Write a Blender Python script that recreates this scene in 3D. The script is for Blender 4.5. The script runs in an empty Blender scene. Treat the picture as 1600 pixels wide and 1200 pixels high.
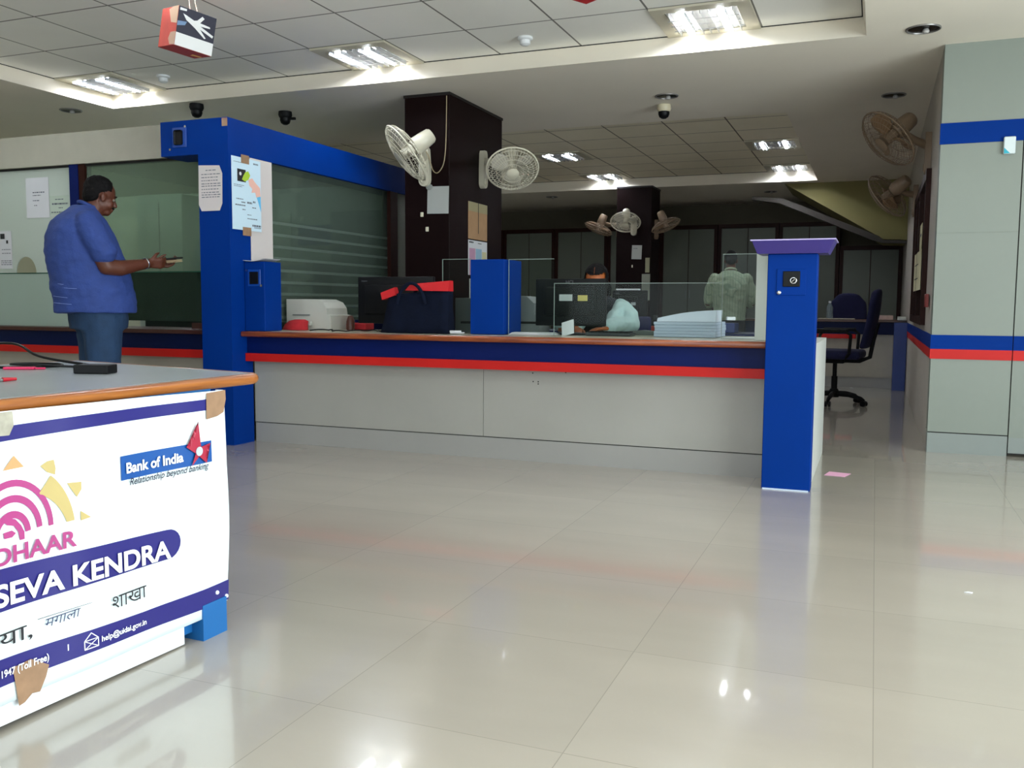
import bpy, bmesh, math, random
from mathutils import Vector, Matrix, noise
from math import sin, cos, pi, radians, sqrt, atan2

random.seed(7)
SC = bpy.context.scene
COL = SC.collection

# ------------------------------------------------------------------ camera
YAW, PITCH, ROLL, FPX, CAMH = radians(-21.77), radians(-5.006), radians(.354), 1415.8, 0.93
fw = Vector((sin(YAW)*cos(PITCH), cos(YAW)*cos(PITCH), sin(PITCH)))
rt = fw.cross(Vector((0, 0, 1))).normalized()
up = rt.cross(fw)
r2 = cos(ROLL)*rt + sin(ROLL)*up
u2 = -sin(ROLL)*rt + cos(ROLL)*up
cam = bpy.data.cameras.new('camera')
camo = bpy.data.objects.new('camera', cam)
COL.objects.link(camo)
camo.matrix_world = Matrix(((r2.x, u2.x, -fw.x, 0), (r2.y, u2.y, -fw.y, 0), (r2.z, u2.z, -fw.z, CAMH), (0, 0, 0, 1)))
cam.sensor_width = 36
cam.lens = FPX/1600*36
cam.clip_start = .05
SC.camera = camo

# ------------------------------------------------------------------ world, daylight, exposure
w = bpy.data.worlds.new('world')
SC.world = w
w.use_nodes = True
w.node_tree.nodes['Background'].inputs[0].default_value = (.75, .88, 1, 1)
w.node_tree.nodes['Background'].inputs[1].default_value = 0.5


def area(name, loc, rot, sx, sy, power, color):
    l = bpy.data.lights.new(name, 'AREA')
    l.shape = 'RECTANGLE'
    l.size, l.size_y, l.energy, l.color = sx, sy, power, color
    o = bpy.data.objects.new(name, l)
    COL.objects.link(o)
    o.location, o.rotation_euler = loc, rot
    return o


area('daylight_entrance', (3.38, 1.6, 1.25), (0, radians(90), 0), 2.3, 5.6, 150, (.86, .96, 1))       # glass front on the right
area('daylight_rear', (-1.2, -2.42, 1.35), (radians(90), 0, 0), 6.0, 2.1, 40, (.90, .97, 1))        # glazing behind the viewer

SC.view_settings.view_transform = 'Standard'
SC.view_settings.look = 'None'
SC.view_settings.gamma = 1
SC.view_settings.use_curve_mapping = False
SC.view_settings.exposure = 1.28

# ------------------------------------------------------------------ materials


def lin(h):
    h = h.lstrip('#')
    out = []
    for i in (0, 2, 4):
        c = int(h[i:i+2], 16)/255
        out.append(c/12.92 if c <= .04045 else ((c+.055)/1.055)**2.4)
    return tuple(out)+(1,)


MATS = {}


def M(name, color='#808080', rough=.5, metal=0., var=.0, scale=8., emis=None, es=0., coat=0., bump=0., spec=.5, bscale=60.):
    if name in MATS:
        return MATS[name]
    m = bpy.data.materials.new(name)
    m.use_nodes = True
    nt = m.node_tree
    b = nt.nodes['Principled BSDF']
    c = lin(color)
    b.inputs['Base Color'].default_value = c
    b.inputs['Roughness'].default_value = rough
    b.inputs['Metallic'].default_value = metal
    b.inputs['Specular IOR Level'].default_value = spec
    b.inputs['Coat Weight'].default_value = coat
    if emis:
        b.inputs['Emission Color'].default_value = lin(emis)
        b.inputs['Emission Strength'].default_value = es
    tc = nt.nodes.new('ShaderNodeTexCoord')
    if var > 0:
        n = nt.nodes.new('ShaderNodeTexNoise')
        n.inputs['Scale'].default_value = scale
        n.inputs['Detail'].default_value = 4
        nt.links.new(tc.outputs['Object'], n.inputs['Vector'])
        r = nt.nodes.new('ShaderNodeMapRange')
        r.inputs[1].default_value, r.inputs[2].default_value = .3, .7
        r.inputs[3].default_value, r.inputs[4].default_value = 1-var, 1+var
        nt.links.new(n.outputs['Fac'], r.inputs[0])
        mx = nt.nodes.new('ShaderNodeVectorMath')
        mx.operation = 'SCALE'
        mx.inputs[0].default_value = c[:3]
        nt.links.new(r.outputs[0], mx.inputs['Scale'])
        nt.links.new(mx.outputs[0], b.inputs['Base Color'])
    if bump > 0:
        n = nt.nodes.new('ShaderNodeTexNoise')
        n.inputs['Scale'].default_value = bscale
        nt.links.new(tc.outputs['Object'], n.inputs['Vector'])
        bp = nt.nodes.new('ShaderNodeBump')
        bp.inputs['Strength'].default_value = bump
        bp.inputs['Distance'].default_value = .004
        nt.links.new(n.outputs['Fac'], bp.inputs['Height'])
        nt.links.new(bp.outputs[0], b.inputs['Normal'])
    MATS[name] = m
    return m


def math_node(nt, op, a, b=None, c=None):
    n = nt.nodes.new('ShaderNodeMath')
    n.operation = op
    for i, v in enumerate((a, b, c)):
        if v is None:
            continue
        if hasattr(v, 'links'):
            nt.links.new(v, n.inputs[i])
        else:
            n.inputs[i].default_value = v
    return n.outputs[0]


def tile_material(name, base, line, ox, oy, px, py, hw, rough, var=.03, nscale=2., coat=0., streak=(1, 1, 1), spec=.5, bump=0.):
    """square slabs laid on a grid in the object's own x,y with a dark joint"""
    m = bpy.data.materials.new(name)
    m.use_nodes = True
    nt = m.node_tree
    b = nt.nodes['Principled BSDF']
    tc = nt.nodes.new('ShaderNodeTexCoord')
    sp = nt.nodes.new('ShaderNodeSeparateXYZ')
    nt.links.new(tc.outputs['Object'], sp.inputs[0])

    def axis(out, o, p):
        f = math_node(nt, 'DIVIDE', math_node(nt, 'SUBTRACT', out, o), p)
        fr = math_node(nt, 'FRACT', f)
        d = math_node(nt, 'MINIMUM', fr, math_node(nt, 'SUBTRACT', 1., fr))
        return math_node(nt, 'LESS_THAN', math_node(nt, 'MULTIPLY', d, p), hw), math_node(nt, 'FLOOR', f)
    lx, ix = axis(sp.outputs[0], ox, px)
    ly, iy = axis(sp.outputs[1], oy, py)
    g = math_node(nt, 'MAXIMUM', lx, ly)
    mp = nt.nodes.new('ShaderNodeMapping')
    mp.inputs['Scale'].default_value = streak
    nt.links.new(tc.outputs['Object'], mp.inputs[0])
    n = nt.nodes.new('ShaderNodeTexNoise')
    n.inputs['Scale'].default_value = nscale
    n.inputs['Detail'].default_value = 5
    nt.links.new(mp.outputs[0], n.inputs['Vector'])
    wn = nt.nodes.new('ShaderNodeTexWhiteNoise')
    cb = nt.nodes.new('ShaderNodeCombineXYZ')
    nt.links.new(ix, cb.inputs[0])
    nt.links.new(iy, cb.inputs[1])
    nt.links.new(cb.outputs[0], wn.inputs[0])
    v = math_node(nt, 'MULTIPLY_ADD', math_node(nt, 'SUBTRACT', n.outputs['Fac'], .5), var*4,
                  math_node(nt, 'MULTIPLY_ADD', math_node(nt, 'SUBTRACT', wn.outputs['Value'], .5), var, 1.))
    sc = nt.nodes.new('ShaderNodeVectorMath')
    sc.operation = 'SCALE'
    sc.inputs[0].default_value = lin(base)[:3]
    nt.links.new(v, sc.inputs['Scale'])
    mx = nt.nodes.new('ShaderNodeMix')
    mx.data_type = 'RGBA'
    nt.links.new(g, mx.inputs[0])
    nt.links.new(sc.outputs[0], mx.inputs[6])
    mx.inputs[7].default_value = lin(line)
    nt.links.new(mx.outputs[2], b.inputs['Base Color'])
    b.inputs['Roughness'].default_value = rough
    b.inputs['Coat Weight'].default_value = coat
    b.inputs['Coat Roughness'].default_value = .04
    b.inputs['Specular IOR Level'].default_value = spec
    if bump:
        n2 = nt.nodes.new('ShaderNodeTexNoise')
        n2.inputs['Scale'].default_value = 3.5
        nt.links.new(tc.outputs['Object'], n2.inputs['Vector'])
        bp = nt.nodes.new('ShaderNodeBump')
        bp.inputs['Strength'].default_value = bump
        bp.inputs['Distance'].default_value = .01
        nt.links.new(n2.outputs['Fac'], bp.inputs['Height'])
        nt.links.new(bp.outputs[0], b.inputs['Normal'])
    return m


def glass_material(name, tint, body, amount, rough=.02, bands=False, refl=.3):
    """sheet glass: mostly see-through, mirror-like at a glancing angle, with an optional frosted film"""
    m = bpy.data.materials.new(name)
    m.use_nodes = True
    nt = m.node_tree
    nt.nodes.clear()
    out = nt.nodes.new('ShaderNodeOutputMaterial')
    tr = nt.nodes.new('ShaderNodeBsdfTransparent')
    tr.inputs[0].default_value = lin(tint)
    gl = nt.nodes.new('ShaderNodeBsdfGlossy')
    gl.inputs['Roughness'].default_value = rough
    fr = nt.nodes.new('ShaderNodeFresnel')
    fr.inputs[0].default_value = 1.5
    df = nt.nodes.new('ShaderNodeBsdfDiffuse')
    df.inputs[0].default_value = lin(body)
    tl = nt.nodes.new('ShaderNodeBsdfTranslucent')
    tl.inputs[0].default_value = lin(body)
    m0 = nt.nodes.new('ShaderNodeMixShader')
    m0.inputs[0].default_value = .4
    nt.links.new(df.outputs[0], m0.inputs[1])
    nt.links.new(tl.outputs[0], m0.inputs[2])
    m1 = nt.nodes.new('ShaderNodeMixShader')
    m1.inputs[0].default_value = amount
    if bands:
        tc = nt.nodes.new('ShaderNodeTexCoord')
        sp = nt.nodes.new('ShaderNodeSeparateXYZ')
        nt.links.new(tc.outputs['Object'], sp.inputs[0])
        f = math_node(nt, 'FRACT', math_node(nt, 'DIVIDE', sp.outputs[2], .082))
        b = math_node(nt, 'LESS_THAN', f, .24)
        inz = math_node(nt, 'LESS_THAN', sp.outputs[2], 1.52)
        b = math_node(nt, 'MULTIPLY', b, inz)
        nt.links.new(math_node(nt, 'MULTIPLY_ADD', b, .22, amount), m1.inputs[0])
    nt.links.new(tr.outputs[0], m1.inputs[1])
    nt.links.new(m0.outputs[0], m1.inputs[2])
    m2 = nt.nodes.new('ShaderNodeMixShader')
    nt.links.new(math_node(nt, 'MULTIPLY', fr.outputs[0], refl), m2.inputs[0])
    nt.links.new(m1.outputs[0], m2.inputs[1])
    nt.links.new(gl.outputs[0], m2.inputs[2])
    nt.links.new(m2.outputs[0], out.inputs[0])
    MATS[name] = m
    return m


def wood_material(name, c1, c2, rough=.3, axis=0, scale=3.):
    m = bpy.data.materials.new(name)
    m.use_nodes = True
    nt = m.node_tree
    b = nt.nodes['Principled BSDF']
    tc = nt.nodes.new('ShaderNodeTexCoord')
    mp = nt.nodes.new('ShaderNodeMapping')
    s = [22., 22., 22.]
    s[axis] = 1.5
    mp.inputs['Scale'].default_value = s
    nt.links.new(tc.outputs['Object'], mp.inputs[0])
    n = nt.nodes.new('ShaderNodeTexNoise')
    n.inputs['Scale'].default_value = scale
    n.inputs['Detail'].default_value = 6
    nt.links.new(mp.outputs[0], n.inputs['Vector'])
    cr = nt.nodes.new('ShaderNodeValToRGB')
    cr.color_ramp.elements[0].color, cr.color_ramp.elements[0].position = lin(c1), .3
    cr.color_ramp.elements[1].color, cr.color_ramp.elements[1].position = lin(c2), .7
    nt.links.new(n.outputs['Fac'], cr.inputs[0])
    nt.links.new(cr.outputs[0], b.inputs['Base Color'])
    b.inputs['Roughness'].default_value = rough
    b.inputs['Coat Weight'].default_value = .3
    MATS[name] = m
    return m


BLUE = M('blue_laminate', '#002C78', .55, var=.04, scale=3, bump=.05, bscale=300, spec=.06)
FASCIA = M('navy_laminate', '#011450', .45, var=.04, spec=.15)
RED = M('red_laminate', '#B5140F', .5, var=.05, scale=5, spec=.3)
WHITE = M('offwhite_laminate', '#9A9992', .35, var=.05, scale=1.6)
WALLM = M('pale_wall_laminate', '#7B8279', .4, var=.03, scale=1.5)
PLINTH = M('grey_plinth', '#959490', .35, var=.04, scale=2)
PLASTER = M('ceiling_plaster', '#EAE2D2', .7, var=.03, scale=1.2)
CREAM = M('cream_plaster', '#C5C2A4', .7, var=.04, scale=1.5)
YELLOW = M('yellow_plaster', '#7C7446', .8, var=.06, scale=2)
BROWN = M('dark_brown_veneer', '#130606', .5, var=.12, scale=3, spec=.08)
FRAME = M('brown_wood_frame', '#2A100A', .5, var=.15, scale=6, spec=.15)
DARK = M('dark_gap', '#141312', .8)
BLACK = M('black_plastic', '#08090B', .45, spec=.2)
BLACKM = M('matte_black_plastic', '#0B0C0E', .6, spec=.2)
GREYP = M('grey_plastic', '#6C706E', .5)
BEIGEP = M('beige_plastic', '#B9BAB0', .45)
FANW = M('cream_fan_plastic', '#CFC9B4', .35)
FANO = M('aged_fan_plastic', '#85705A', .45, var=.1)
PAPER = M('white_paper', '#CFD0D2', .8, var=.02)
PAPERY = M('cream_paper', '#C9C3A8', .8, var=.03)
PAPERB = M('bluish_paper', '#BFD6E2', .7)
INK = M('grey_ink', '#5B5F68', .8)
INKD = M('black_ink', '#17171A', .7)
CHROME = M('chrome', '#C8C8C8', .2, 1.)
TAPE = M('brown_tape', '#94755A', .35, var=.12, scale=30)
PURPLE = M('purple_laminate', '#33276E', .4, var=.05)
WOOD = wood_material('varnished_edge_wood', '#5E2412', '#9A4E22', .28, 0)
WOODY = wood_material('golden_edge_wood', '#7E4419', '#A8672B', .28, 1)
NAVYC = M('navy_fabric', '#0A0D38', .9, var=.15, scale=80, bump=.2)
GLASS = glass_material('clear_glass', '#F5F9F7', '#A8BDB0', .006, refl=.1)
GEDGE = M('glass_edge', '#7FA497', .2)
CEILT = tile_material('ceiling_tiles', '#EAE8E0', '#76736C', -.14, 6.10, .6, .6, .0065, .8, .03, 2.)
CEILF = tile_material('far_ceiling_tiles', '#EBE3CC', '#6A5F52', -.79, 12.54, .6, .6, .007, .8, .04, 2.)
FLOORM = tile_material('polished_floor_tiles', '#A9A296', '#938D83', .03, .525, .6, .6, .0011, .19, .05, 1.2, 0.5, (1, 3.5, 1), .5)

# ------------------------------------------------------------------ mesh helpers
OFF = {}


class MB:
    def __init__(self):
        self.bm = bmesh.new()

    def face(self, pts):
        vs = [self.bm.verts.new(p) for p in pts]
        return self.bm.faces.new(vs)

    def hexa(self, p):
        """eight corners: bottom loop then top loop"""
        v = [self.bm.verts.new(q) for q in p]
        fs = [(3, 2, 1, 0), (4, 5, 6, 7), (0, 1, 5, 4), (1, 2, 6, 5), (2, 3, 7, 6), (3, 0, 4, 7)]
        out = [self.bm.faces.new([v[i] for i in f]) for f in fs]
        return v, out

    def box(self, x0, x1, y0, y1, z0, z1, bev=0., seg=2, mat=None):
        p = [Vector(q) for q in ((x0, y0, z0), (x1, y0, z0), (x1, y1, z0), (x0, y1, z0), (x0, y0, z1), (x1, y0, z1), (x1, y1, z1), (x0, y1, z1))]
        if mat is not None:
            p = [mat @ q for q in p]
        v, f = self.hexa(p)
        if bev > 0:
            es = set()
            for ff in f:
                es.update(ff.edges)
            bmesh.ops.bevel(self.bm, geom=list(es), offset=bev, segments=seg, affect='EDGES', profile=.5)
        return self

    def cyl(self, p0, p1, r0, r1=None, n=20, caps=True):
        r1 = r0 if r1 is None else r1
        p0, p1 = Vector(p0), Vector(p1)
        d = (p1-p0).normalized()
        a = d.orthogonal().normalized()
        b = d.cross(a)
        R0 = [self.bm.verts.new(p0+r0*(cos(2*pi*i/n)*a+sin(2*pi*i/n)*b)) for i in range(n)]
        R1 = [self.bm.verts.new(p1+r1*(cos(2*pi*i/n)*a+sin(2*pi*i/n)*b)) for i in range(n)]
        for i in range(n):
            self.bm.faces.new((R0[i], R0[(i+1) % n], R1[(i+1) % n], R1[i]))
        if caps:
            self.bm.faces.new(R0[::-1])
            self.bm.faces.new(R1)
        return self

    def tube(self, pts, r, n=8, closed=False):
        pts = [Vector(p) for p in pts]
        rings = []
        N = len(pts)
        prev = None
        for i, p in enumerate(pts):
            if closed:
                t = (pts[(i+1) % N]-pts[i-1]).normalized()
            else:
                t = (pts[min(i+1, N-1)]-pts[max(i-1, 0)]).normalized()
            if prev is None:
                a = t.orthogonal().normalized()
            else:
                a = (prev-t*prev.dot(t)).normalized()
            prev = a
            b = t.cross(a)
            rr = r[i] if isinstance(r, (list, tuple)) else r
            rings.append([self.bm.verts.new(p+rr*(cos(2*pi*k/n)*a+sin(2*pi*k/n)*b)) for k in range(n)])
        m = N if closed else N-1
        for i in range(m):
            A, B = rings[i], rings[(i+1) % N]
            for k in range(n):
                self.bm.faces.new((A[k], A[(k+1) % n], B[(k+1) % n], B[k]))
        if not closed:
            self.bm.faces.new(rings[0][::-1])
            self.bm.faces.new(rings[-1])
        return self

    def lathe(self, prof, mat=Matrix(), n=28):
        """prof: (radius, height) pairs turned about local z"""
        rings = []
        for r, h in prof:
            if r < 1e-6:
                rings.append([self.bm.verts.new(mat @ Vector((0, 0, h)))])
            else:
                rings.append([self.bm.verts.new(mat @ Vector((r*cos(2*pi*i/n), r*sin(2*pi*i/n), h))) for i in range(n)])
        for A, B in zip(rings, rings[1:]):
            for i in range(n):
                j = (i+1) % n
                if len(A) == 1 and len(B) > 1:
                    self.bm.faces.new((A[0], B[j], B[i]))
                elif len(B) == 1 and len(A) > 1:
                    self.bm.faces.new((A[i], A[j], B[0]))
                elif len(A) > 1:
                    self.bm.faces.new((A[i], A[j], B[j], B[i]))
        return self

    def prism(self, poly, mat, d0, d1):
        """polygon in local xy of mat, from local z d0 to d1"""
        a = [self.bm.verts.new(mat @ Vector((x, y, d0))) for x, y in poly]
        b = [self.bm.verts.new(mat @ Vector((x, y, d1))) for x, y in poly]
        n = len(a)
        self.bm.faces.new(a[::-1])
        self.bm.faces.new(b)
        for i in range(n):
            self.bm.faces.new((a[i], a[(i+1) % n], b[(i+1) % n], b[i]))
        return self

    def ball(self, c, r, seg=16, scale=(1, 1, 1), mat=None):
        m = Matrix.Translation(c) @ (mat if mat else Matrix()) @ Matrix.Diagonal((r*scale[0], r*scale[1], r*scale[2], 1))
        bmesh.ops.create_uvsphere(self.bm, u_segments=seg, v_segments=max(6, seg//2), radius=1, matrix=m)
        return self

    def torus(self, c, axis, R, r, n=40, m=8, sx=1.):
        axis = Vector(axis).normalized()
        a = axis.orthogonal().normalized()
        b = axis.cross(a)
        self.tube([Vector(c)+R*(cos(2*pi*i/n)*a+sin(2*pi*i/n)*b) for i in range(n)], r, m, True)
        return self

    def build(self, name, mat, parent=None, smooth=False, off=None, auto=True):
        bm = self.bm
        bmesh.ops.remove_doubles(bm, verts=bm.verts, dist=1e-6)
        bmesh.ops.recalc_face_normals(bm, faces=bm.faces)
        if parent is not None:
            off = OFF[parent]
        elif off is None:
            xs = [v.co for v in bm.verts]
            off = Vector((sum(min(v[i] for v in xs)+max(v[i] for v in xs) for _ in (0,))/2 if i < 2 else min(v[2] for v in xs) for i in range(3)))
        off = Vector(off)
        for v in bm.verts:
            v.co -= off
        me = bpy.data.meshes.new(name)
        bm.to_mesh(me)
        bm.free()
        if smooth:
            for p in me.polygons:
                p.use_smooth = True
            if auto:
                try:
                    me.set_sharp_from_angle(angle=radians(38))
                except Exception:
                    pass
        o = bpy.data.objects.new(name, me)
        COL.objects.link(o)
        for m in (mat if isinstance(mat, (list, tuple)) else [mat]):
            me.materials.append(m)
        if parent is not None:
            o.parent = parent
        else:
            o.location = off
        OFF[o] = off
        return o


def tag(o, label, cat, group=None, kind=None):
    if label:
        o['label'] = label
    if cat:
        o['category'] = cat
    if group:
        o['group'] = group
    if kind:
        o['kind'] = kind
    return o


def thing(name, label, cat, loc=(0, 0, 0), group=None):
    o = bpy.data.objects.new(name, None)
    o.empty_display_size = .1
    COL.objects.link(o)
    o.location = loc
    OFF[o] = Vector(loc)
    return tag(o, label, cat, group)


def struct(o):
    o['kind'] = 'structure'
    return o


def dup(root, loc=None, label=None, rotz=None):
    r = root.copy()
    COL.objects.link(r)
    if loc is not None:
        r.location = loc
    if rotz is not None:
        r.rotation_euler = (0, 0, rotz)
    if label:
        r['label'] = label
    for ch in list(root.children):
        c = ch.copy()
        COL.objects.link(c)
        c.parent = r
        for g in ch.children:
            d = g.copy()
            COL.objects.link(d)
            d.parent = c
    return r


def frame(o, u, v):
    """matrix whose local x runs along u, local y along v, local z out of the surface"""
    u = Vector(u).normalized()
    v = Vector(v).normalized()
    n = u.cross(v)
    return Matrix(((u.x, v.x, n.x, o[0]), (u.y, v.y, n.y, o[1]), (u.z, v.z, n.z, o[2]), (0, 0, 0, 1)))


def text(name, s, size, mat, mtx, parent, bold=0., sx=1., shear=0., align='LEFT', depth=.0003):
    c = bpy.data.curves.new(name, 'FONT')
    c.body = s
    c.size = size
    c.offset = bold
    c.shear = shear
    c.extrude = depth
    c.align_x = align
    t = bpy.data.objects.new(name, c)
    COL.objects.link(t)
    bpy.context.view_layer.update()
    dg = bpy.context.evaluated_depsgraph_get()
    me = bpy.data.meshes.new_from_object(t.evaluated_get(dg))
    COL.objects.unlink(t)
    bpy.data.objects.remove(t)
    me.materials.clear()
    me.materials.append(mat)
    off = OFF[parent]
    S = Matrix.Diagonal((sx, 1, 1, 1))
    for v in me.vertices:
        v.co = mtx @ (S @ v.co) - off
    o = bpy.data.objects.new(name, me)
    COL.objects.link(o)
    o.parent = parent
    OFF[o] = off
    return o


def blob(name, mb, mat, parent, voxel=.008, smooth=6, wrinkle=0., wscale=9., wvec=(1, 1, 1)):
    """overlapping solids fused into one continuous skin"""
    o = mb.build(name, mat, parent)
    md = o.modifiers.new('remesh', 'REMESH')
    md.mode = 'VOXEL'
    md.voxel_size = voxel
    sm = o.modifiers.new('smooth', 'SMOOTH')
    sm.iterations = smooth
    sm.factor = .5
    bpy.context.view_layer.update()
    dg = bpy.context.evaluated_depsgraph_get()
    me = bpy.data.meshes.new_from_object(o.evaluated_get(dg))
    o.modifiers.clear()
    o.data = me
    me.materials.clear()
    me.materials.append(mat)
    if wrinkle:
        nrm = [v.normal.copy() for v in me.vertices]
        for v, n in zip(me.vertices, nrm):
            p = Vector((v.co.x*wvec[0], v.co.y*wvec[1], v.co.z*wvec[2]))*wscale
            v.co += n*wrinkle*(noise.noise(p)+.5*noise.noise(p*2.1))
    for p in me.polygons:
        p.use_smooth = True
    return o


def limb(mb, pts, rad, flat=None):
    """tapered limb through the joints"""
    pts = [Vector(p) for p in pts]
    for (a, b, ra, rb) in zip(pts, pts[1:], rad, rad[1:]):
        if (b-a).length > 1e-4:
            mb.cyl(a, b, ra, rb, 16)
    for p, r in zip(pts, rad):
        mb.ball(p, r, 14)
    return mb


def trunk(mb, rings, n=28, ang=0.):
    """elliptical cross-sections (z, cx, cy, a, b) stacked upwards, closed at both ends"""
    R = []
    for z, cx, cy, a, b in rings:
        row = []
        for i in range(n):
            t = 2*pi*i/n
            x, y = a*cos(t), b*sin(t)
            row.append(mb.bm.verts.new((cx+x, cy+y, z)))
        R.append(row)
    for A, B in zip(R, R[1:]):
        for i in range(n):
            mb.bm.faces.new((A[i], A[(i+1) % n], B[(i+1) % n], B[i]))
    mb.bm.faces.new(R[0][::-1])
    mb.bm.faces.new(R[-1])
    return mb


def xform(mb, m):
    for v in mb.bm.verts:
        v.co = m @ v.co
    return mb


# ================================================================== THE SETTING
ZS, ZT = 2.555, 2.70
RW = .339      # right side wall plane
FY = 6.37      # front of the right wall block

mb = MB()
mb.box(-9, 3.45, -2.5, 15.1, -.06, 0)
o = struct(mb.build('floor', FLOORM, off=(0, 0, 0)))

# dropped plaster ceiling with two tiled coffers
mb = MB()
A = (-6.03, -.115, .2, 6.0)      # near coffer at soffit level
A2 = (-6.14, -.14, .1, 6.10)     # at tile level
B = (-6.70, -.76, 8.10, 12.50)
B2 = (-6.79, -.79, 8.04, 12.54)
xs = [-9, 3.45]


def rect(x0, x1, y0, y1, z):
    mb.face([(x0, y0, z), (x1, y0, z), (x1, y1, z), (x0, y1, z)])


rect(-9, 3.45, -2.5, A[2], ZS)
rect(-9, A[0], A[2], A[3], ZS)
rect(A[1], 3.45, A[2], A[3], ZS)
rect(-9, 3.45, A[3], B[2], ZS)
rect(-9, B[0], B[2], B[3], ZS)
rect(B[1], 3.45, B[2], B[3], ZS)
rect(-9, 3.45, B[3], 15.1, ZS)
rect(-9, 3.45, -2.5, 15.1, 2.80)
for a, b in ((A, A2), (B, B2)):
    lo = [(a[0], a[2], ZS), (a[1], a[2], ZS), (a[1], a[3], ZS), (a[0], a[3], ZS)]
    hi = [(b[0], b[2], ZT), (b[1], b[2], ZT), (b[1], b[3], ZT), (b[0], b[3], ZT)]
    for i in range(4):
        j = (i+1) % 4
        mb.face([lo[i], lo[j], hi[j], hi[i]])
o = struct(mb.build('ceiling', PLASTER, off=(0, 0, 0)))
for nm, b, mt in (('ceiling', A2, CEILT), ('ceiling', B2, CEILF)):
    mb = MB()
    mb.box(b[0], b[1], b[2], b[3], ZT, ZT+.03)
    struct(mb.build(nm, mt, off=(0, 0, 0)))
# shadow joint where the tiles meet the near cove
mb = MB()
for a in (A2, B2):
    t = .006
    mb.box(a[0], a[1], a[3]-t, a[3], ZT-.006, ZT-.0005)
    mb.box(a[0], a[0]+t, a[2], a[3]-t, ZT-.006, ZT-.0005)
    mb.box(a[1]-t, a[1], a[2], a[3]-t, ZT-.006, ZT-.0005)
struct(mb.build('trim_1', DARK))

# outer walls
mb = MB()
mb.box(-9.15, -9, -2.5, 15.1, 0, 2.8)
struct(mb.build('wall_left', CREAM))
mb = MB()
mb.box(-9.15, 3.6, 15.0, 15.15, 0, 2.8)
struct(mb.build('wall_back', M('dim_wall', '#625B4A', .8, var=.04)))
# wall behind the viewer with glazing
mb = MB()
for (x0, x1, z0, z1) in ((-9.15, 3.6, 0, .3), (-9.15, 3.6, 2.4, 2.8), (-9.15, -4.2, .3, 2.4), (1.8, 3.6, .3, 2.4)):
    mb.box(x0, x1, -2.65, -2.5, z0, z1)
struct(mb.build('wall_rear', WALLM))
mb = MB()
for x in (-4.2, -2.2, -.2, 1.74):
    mb.box(x, x+.06, -2.62, -2.55, .3, 2.4)
struct(mb.build('window_2', M('aluminium', '#9A9C9E', .35, .8)))
mb = MB()
for (y0, y1, z0, z1) in ((-2.65, FY, 2.4, 2.8), (-2.65, -1.2, 0, 2.4), (4.4, FY, 0, 2.4), (-1.2, 4.4, 0, .1)):
    mb.box(3.45, 3.6, y0, y1, z0, z1)
struct(mb.build('wall_right', WALLM))
mb = MB()
for y in (-1.2, .6, 2.5, 4.34):
    mb.box(3.48, 3.54, y, y+.06, .1, 2.4)
struct(mb.build('window_3', MATS.get('aluminium') or GREYP))

# right wall block: front face and side face
wb = MB()
wb.box(RW, .795, FY, FY+.16, .134, ZS)
o = struct(wb.build('wall_block', WALLM))
mb = MB()
mb.box(.802, 1.95, FY+.002, FY+.15, .12, ZS-.002)
d = struct(mb.build('door_1', WALLM))
mb = MB()
mb.box(1.95, 3.45, FY, FY+.16, 0, ZS)
struct(mb.build('wall_front', WALLM))
mb = MB()
mb.box(.795, .802, FY+.012, FY+.14, .0, ZS)          # joint beside the door
mb.box(.80, 1.95, FY+.0, FY+.01, .014, .022)
mb.box(RW+.001, .795, FY+.006, FY+.02, .127, .134)    # line over the skirting
struct(mb.build('trim_2', DARK))
mb = MB()
mb.box(RW, .795, FY+.0, FY+.16, 0, .127)
struct(mb.build('baseboard_right', M('pale_skirting', '#7C837F', .35)))
mb = MB()
mb.box(.802, 1.95, FY+.004, FY+.15, .02, .12)
struct(mb.build('baseboard_door', M('pale_skirting', '#7C837F', .35)))
mb = MB()
mb.box(RW+.002, .7945, FY-.0012, FY, 1.395, 1.397)
struct(mb.build('trim_8', M('faint_joint', '#70766C', .6)))
# side face with a window
mb = MB()
WY0, WY1, WZ0, WZ1 = 7.30, 9.45, .80, 1.93
for (y0, y1, z0, z1) in ((FY+.16, 13.0, 0, WZ0), (FY+.16, WY0, WZ0, ZS), (WY1, 13.0, WZ0, ZS), (WY0, WY1, WZ1, ZS), (13.0, 15.0, 0, ZS)):
    mb.box(RW, RW+.14, y0, y1, z0, z1)
struct(mb.build('wall_side', M('side_wall_paint', '#B7AFA4', .6, var=.04)))
mb = MB()
for y in (WY0, 8.25, 8.85, WY1-.07):
    mb.box(RW-.035, RW+.06, y, y+.09, WZ0, WZ1)
mb.box(RW-.035, RW+.06, WY0+.09, WY1-.07, WZ0, WZ0+.06)
mb.box(RW-.035, RW+.06, WY0+.09, WY1-.07, WZ1-.07, WZ1)
win = struct(mb.build('window_1', FRAME))
mb = MB()
mb.box(RW+.03, RW+.036, WY0+.05, WY1-.02, WZ0+.04, WZ1-.04)
mb.build('pane', M('dark_window_glass', '#1B1512', .08), win)
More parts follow.
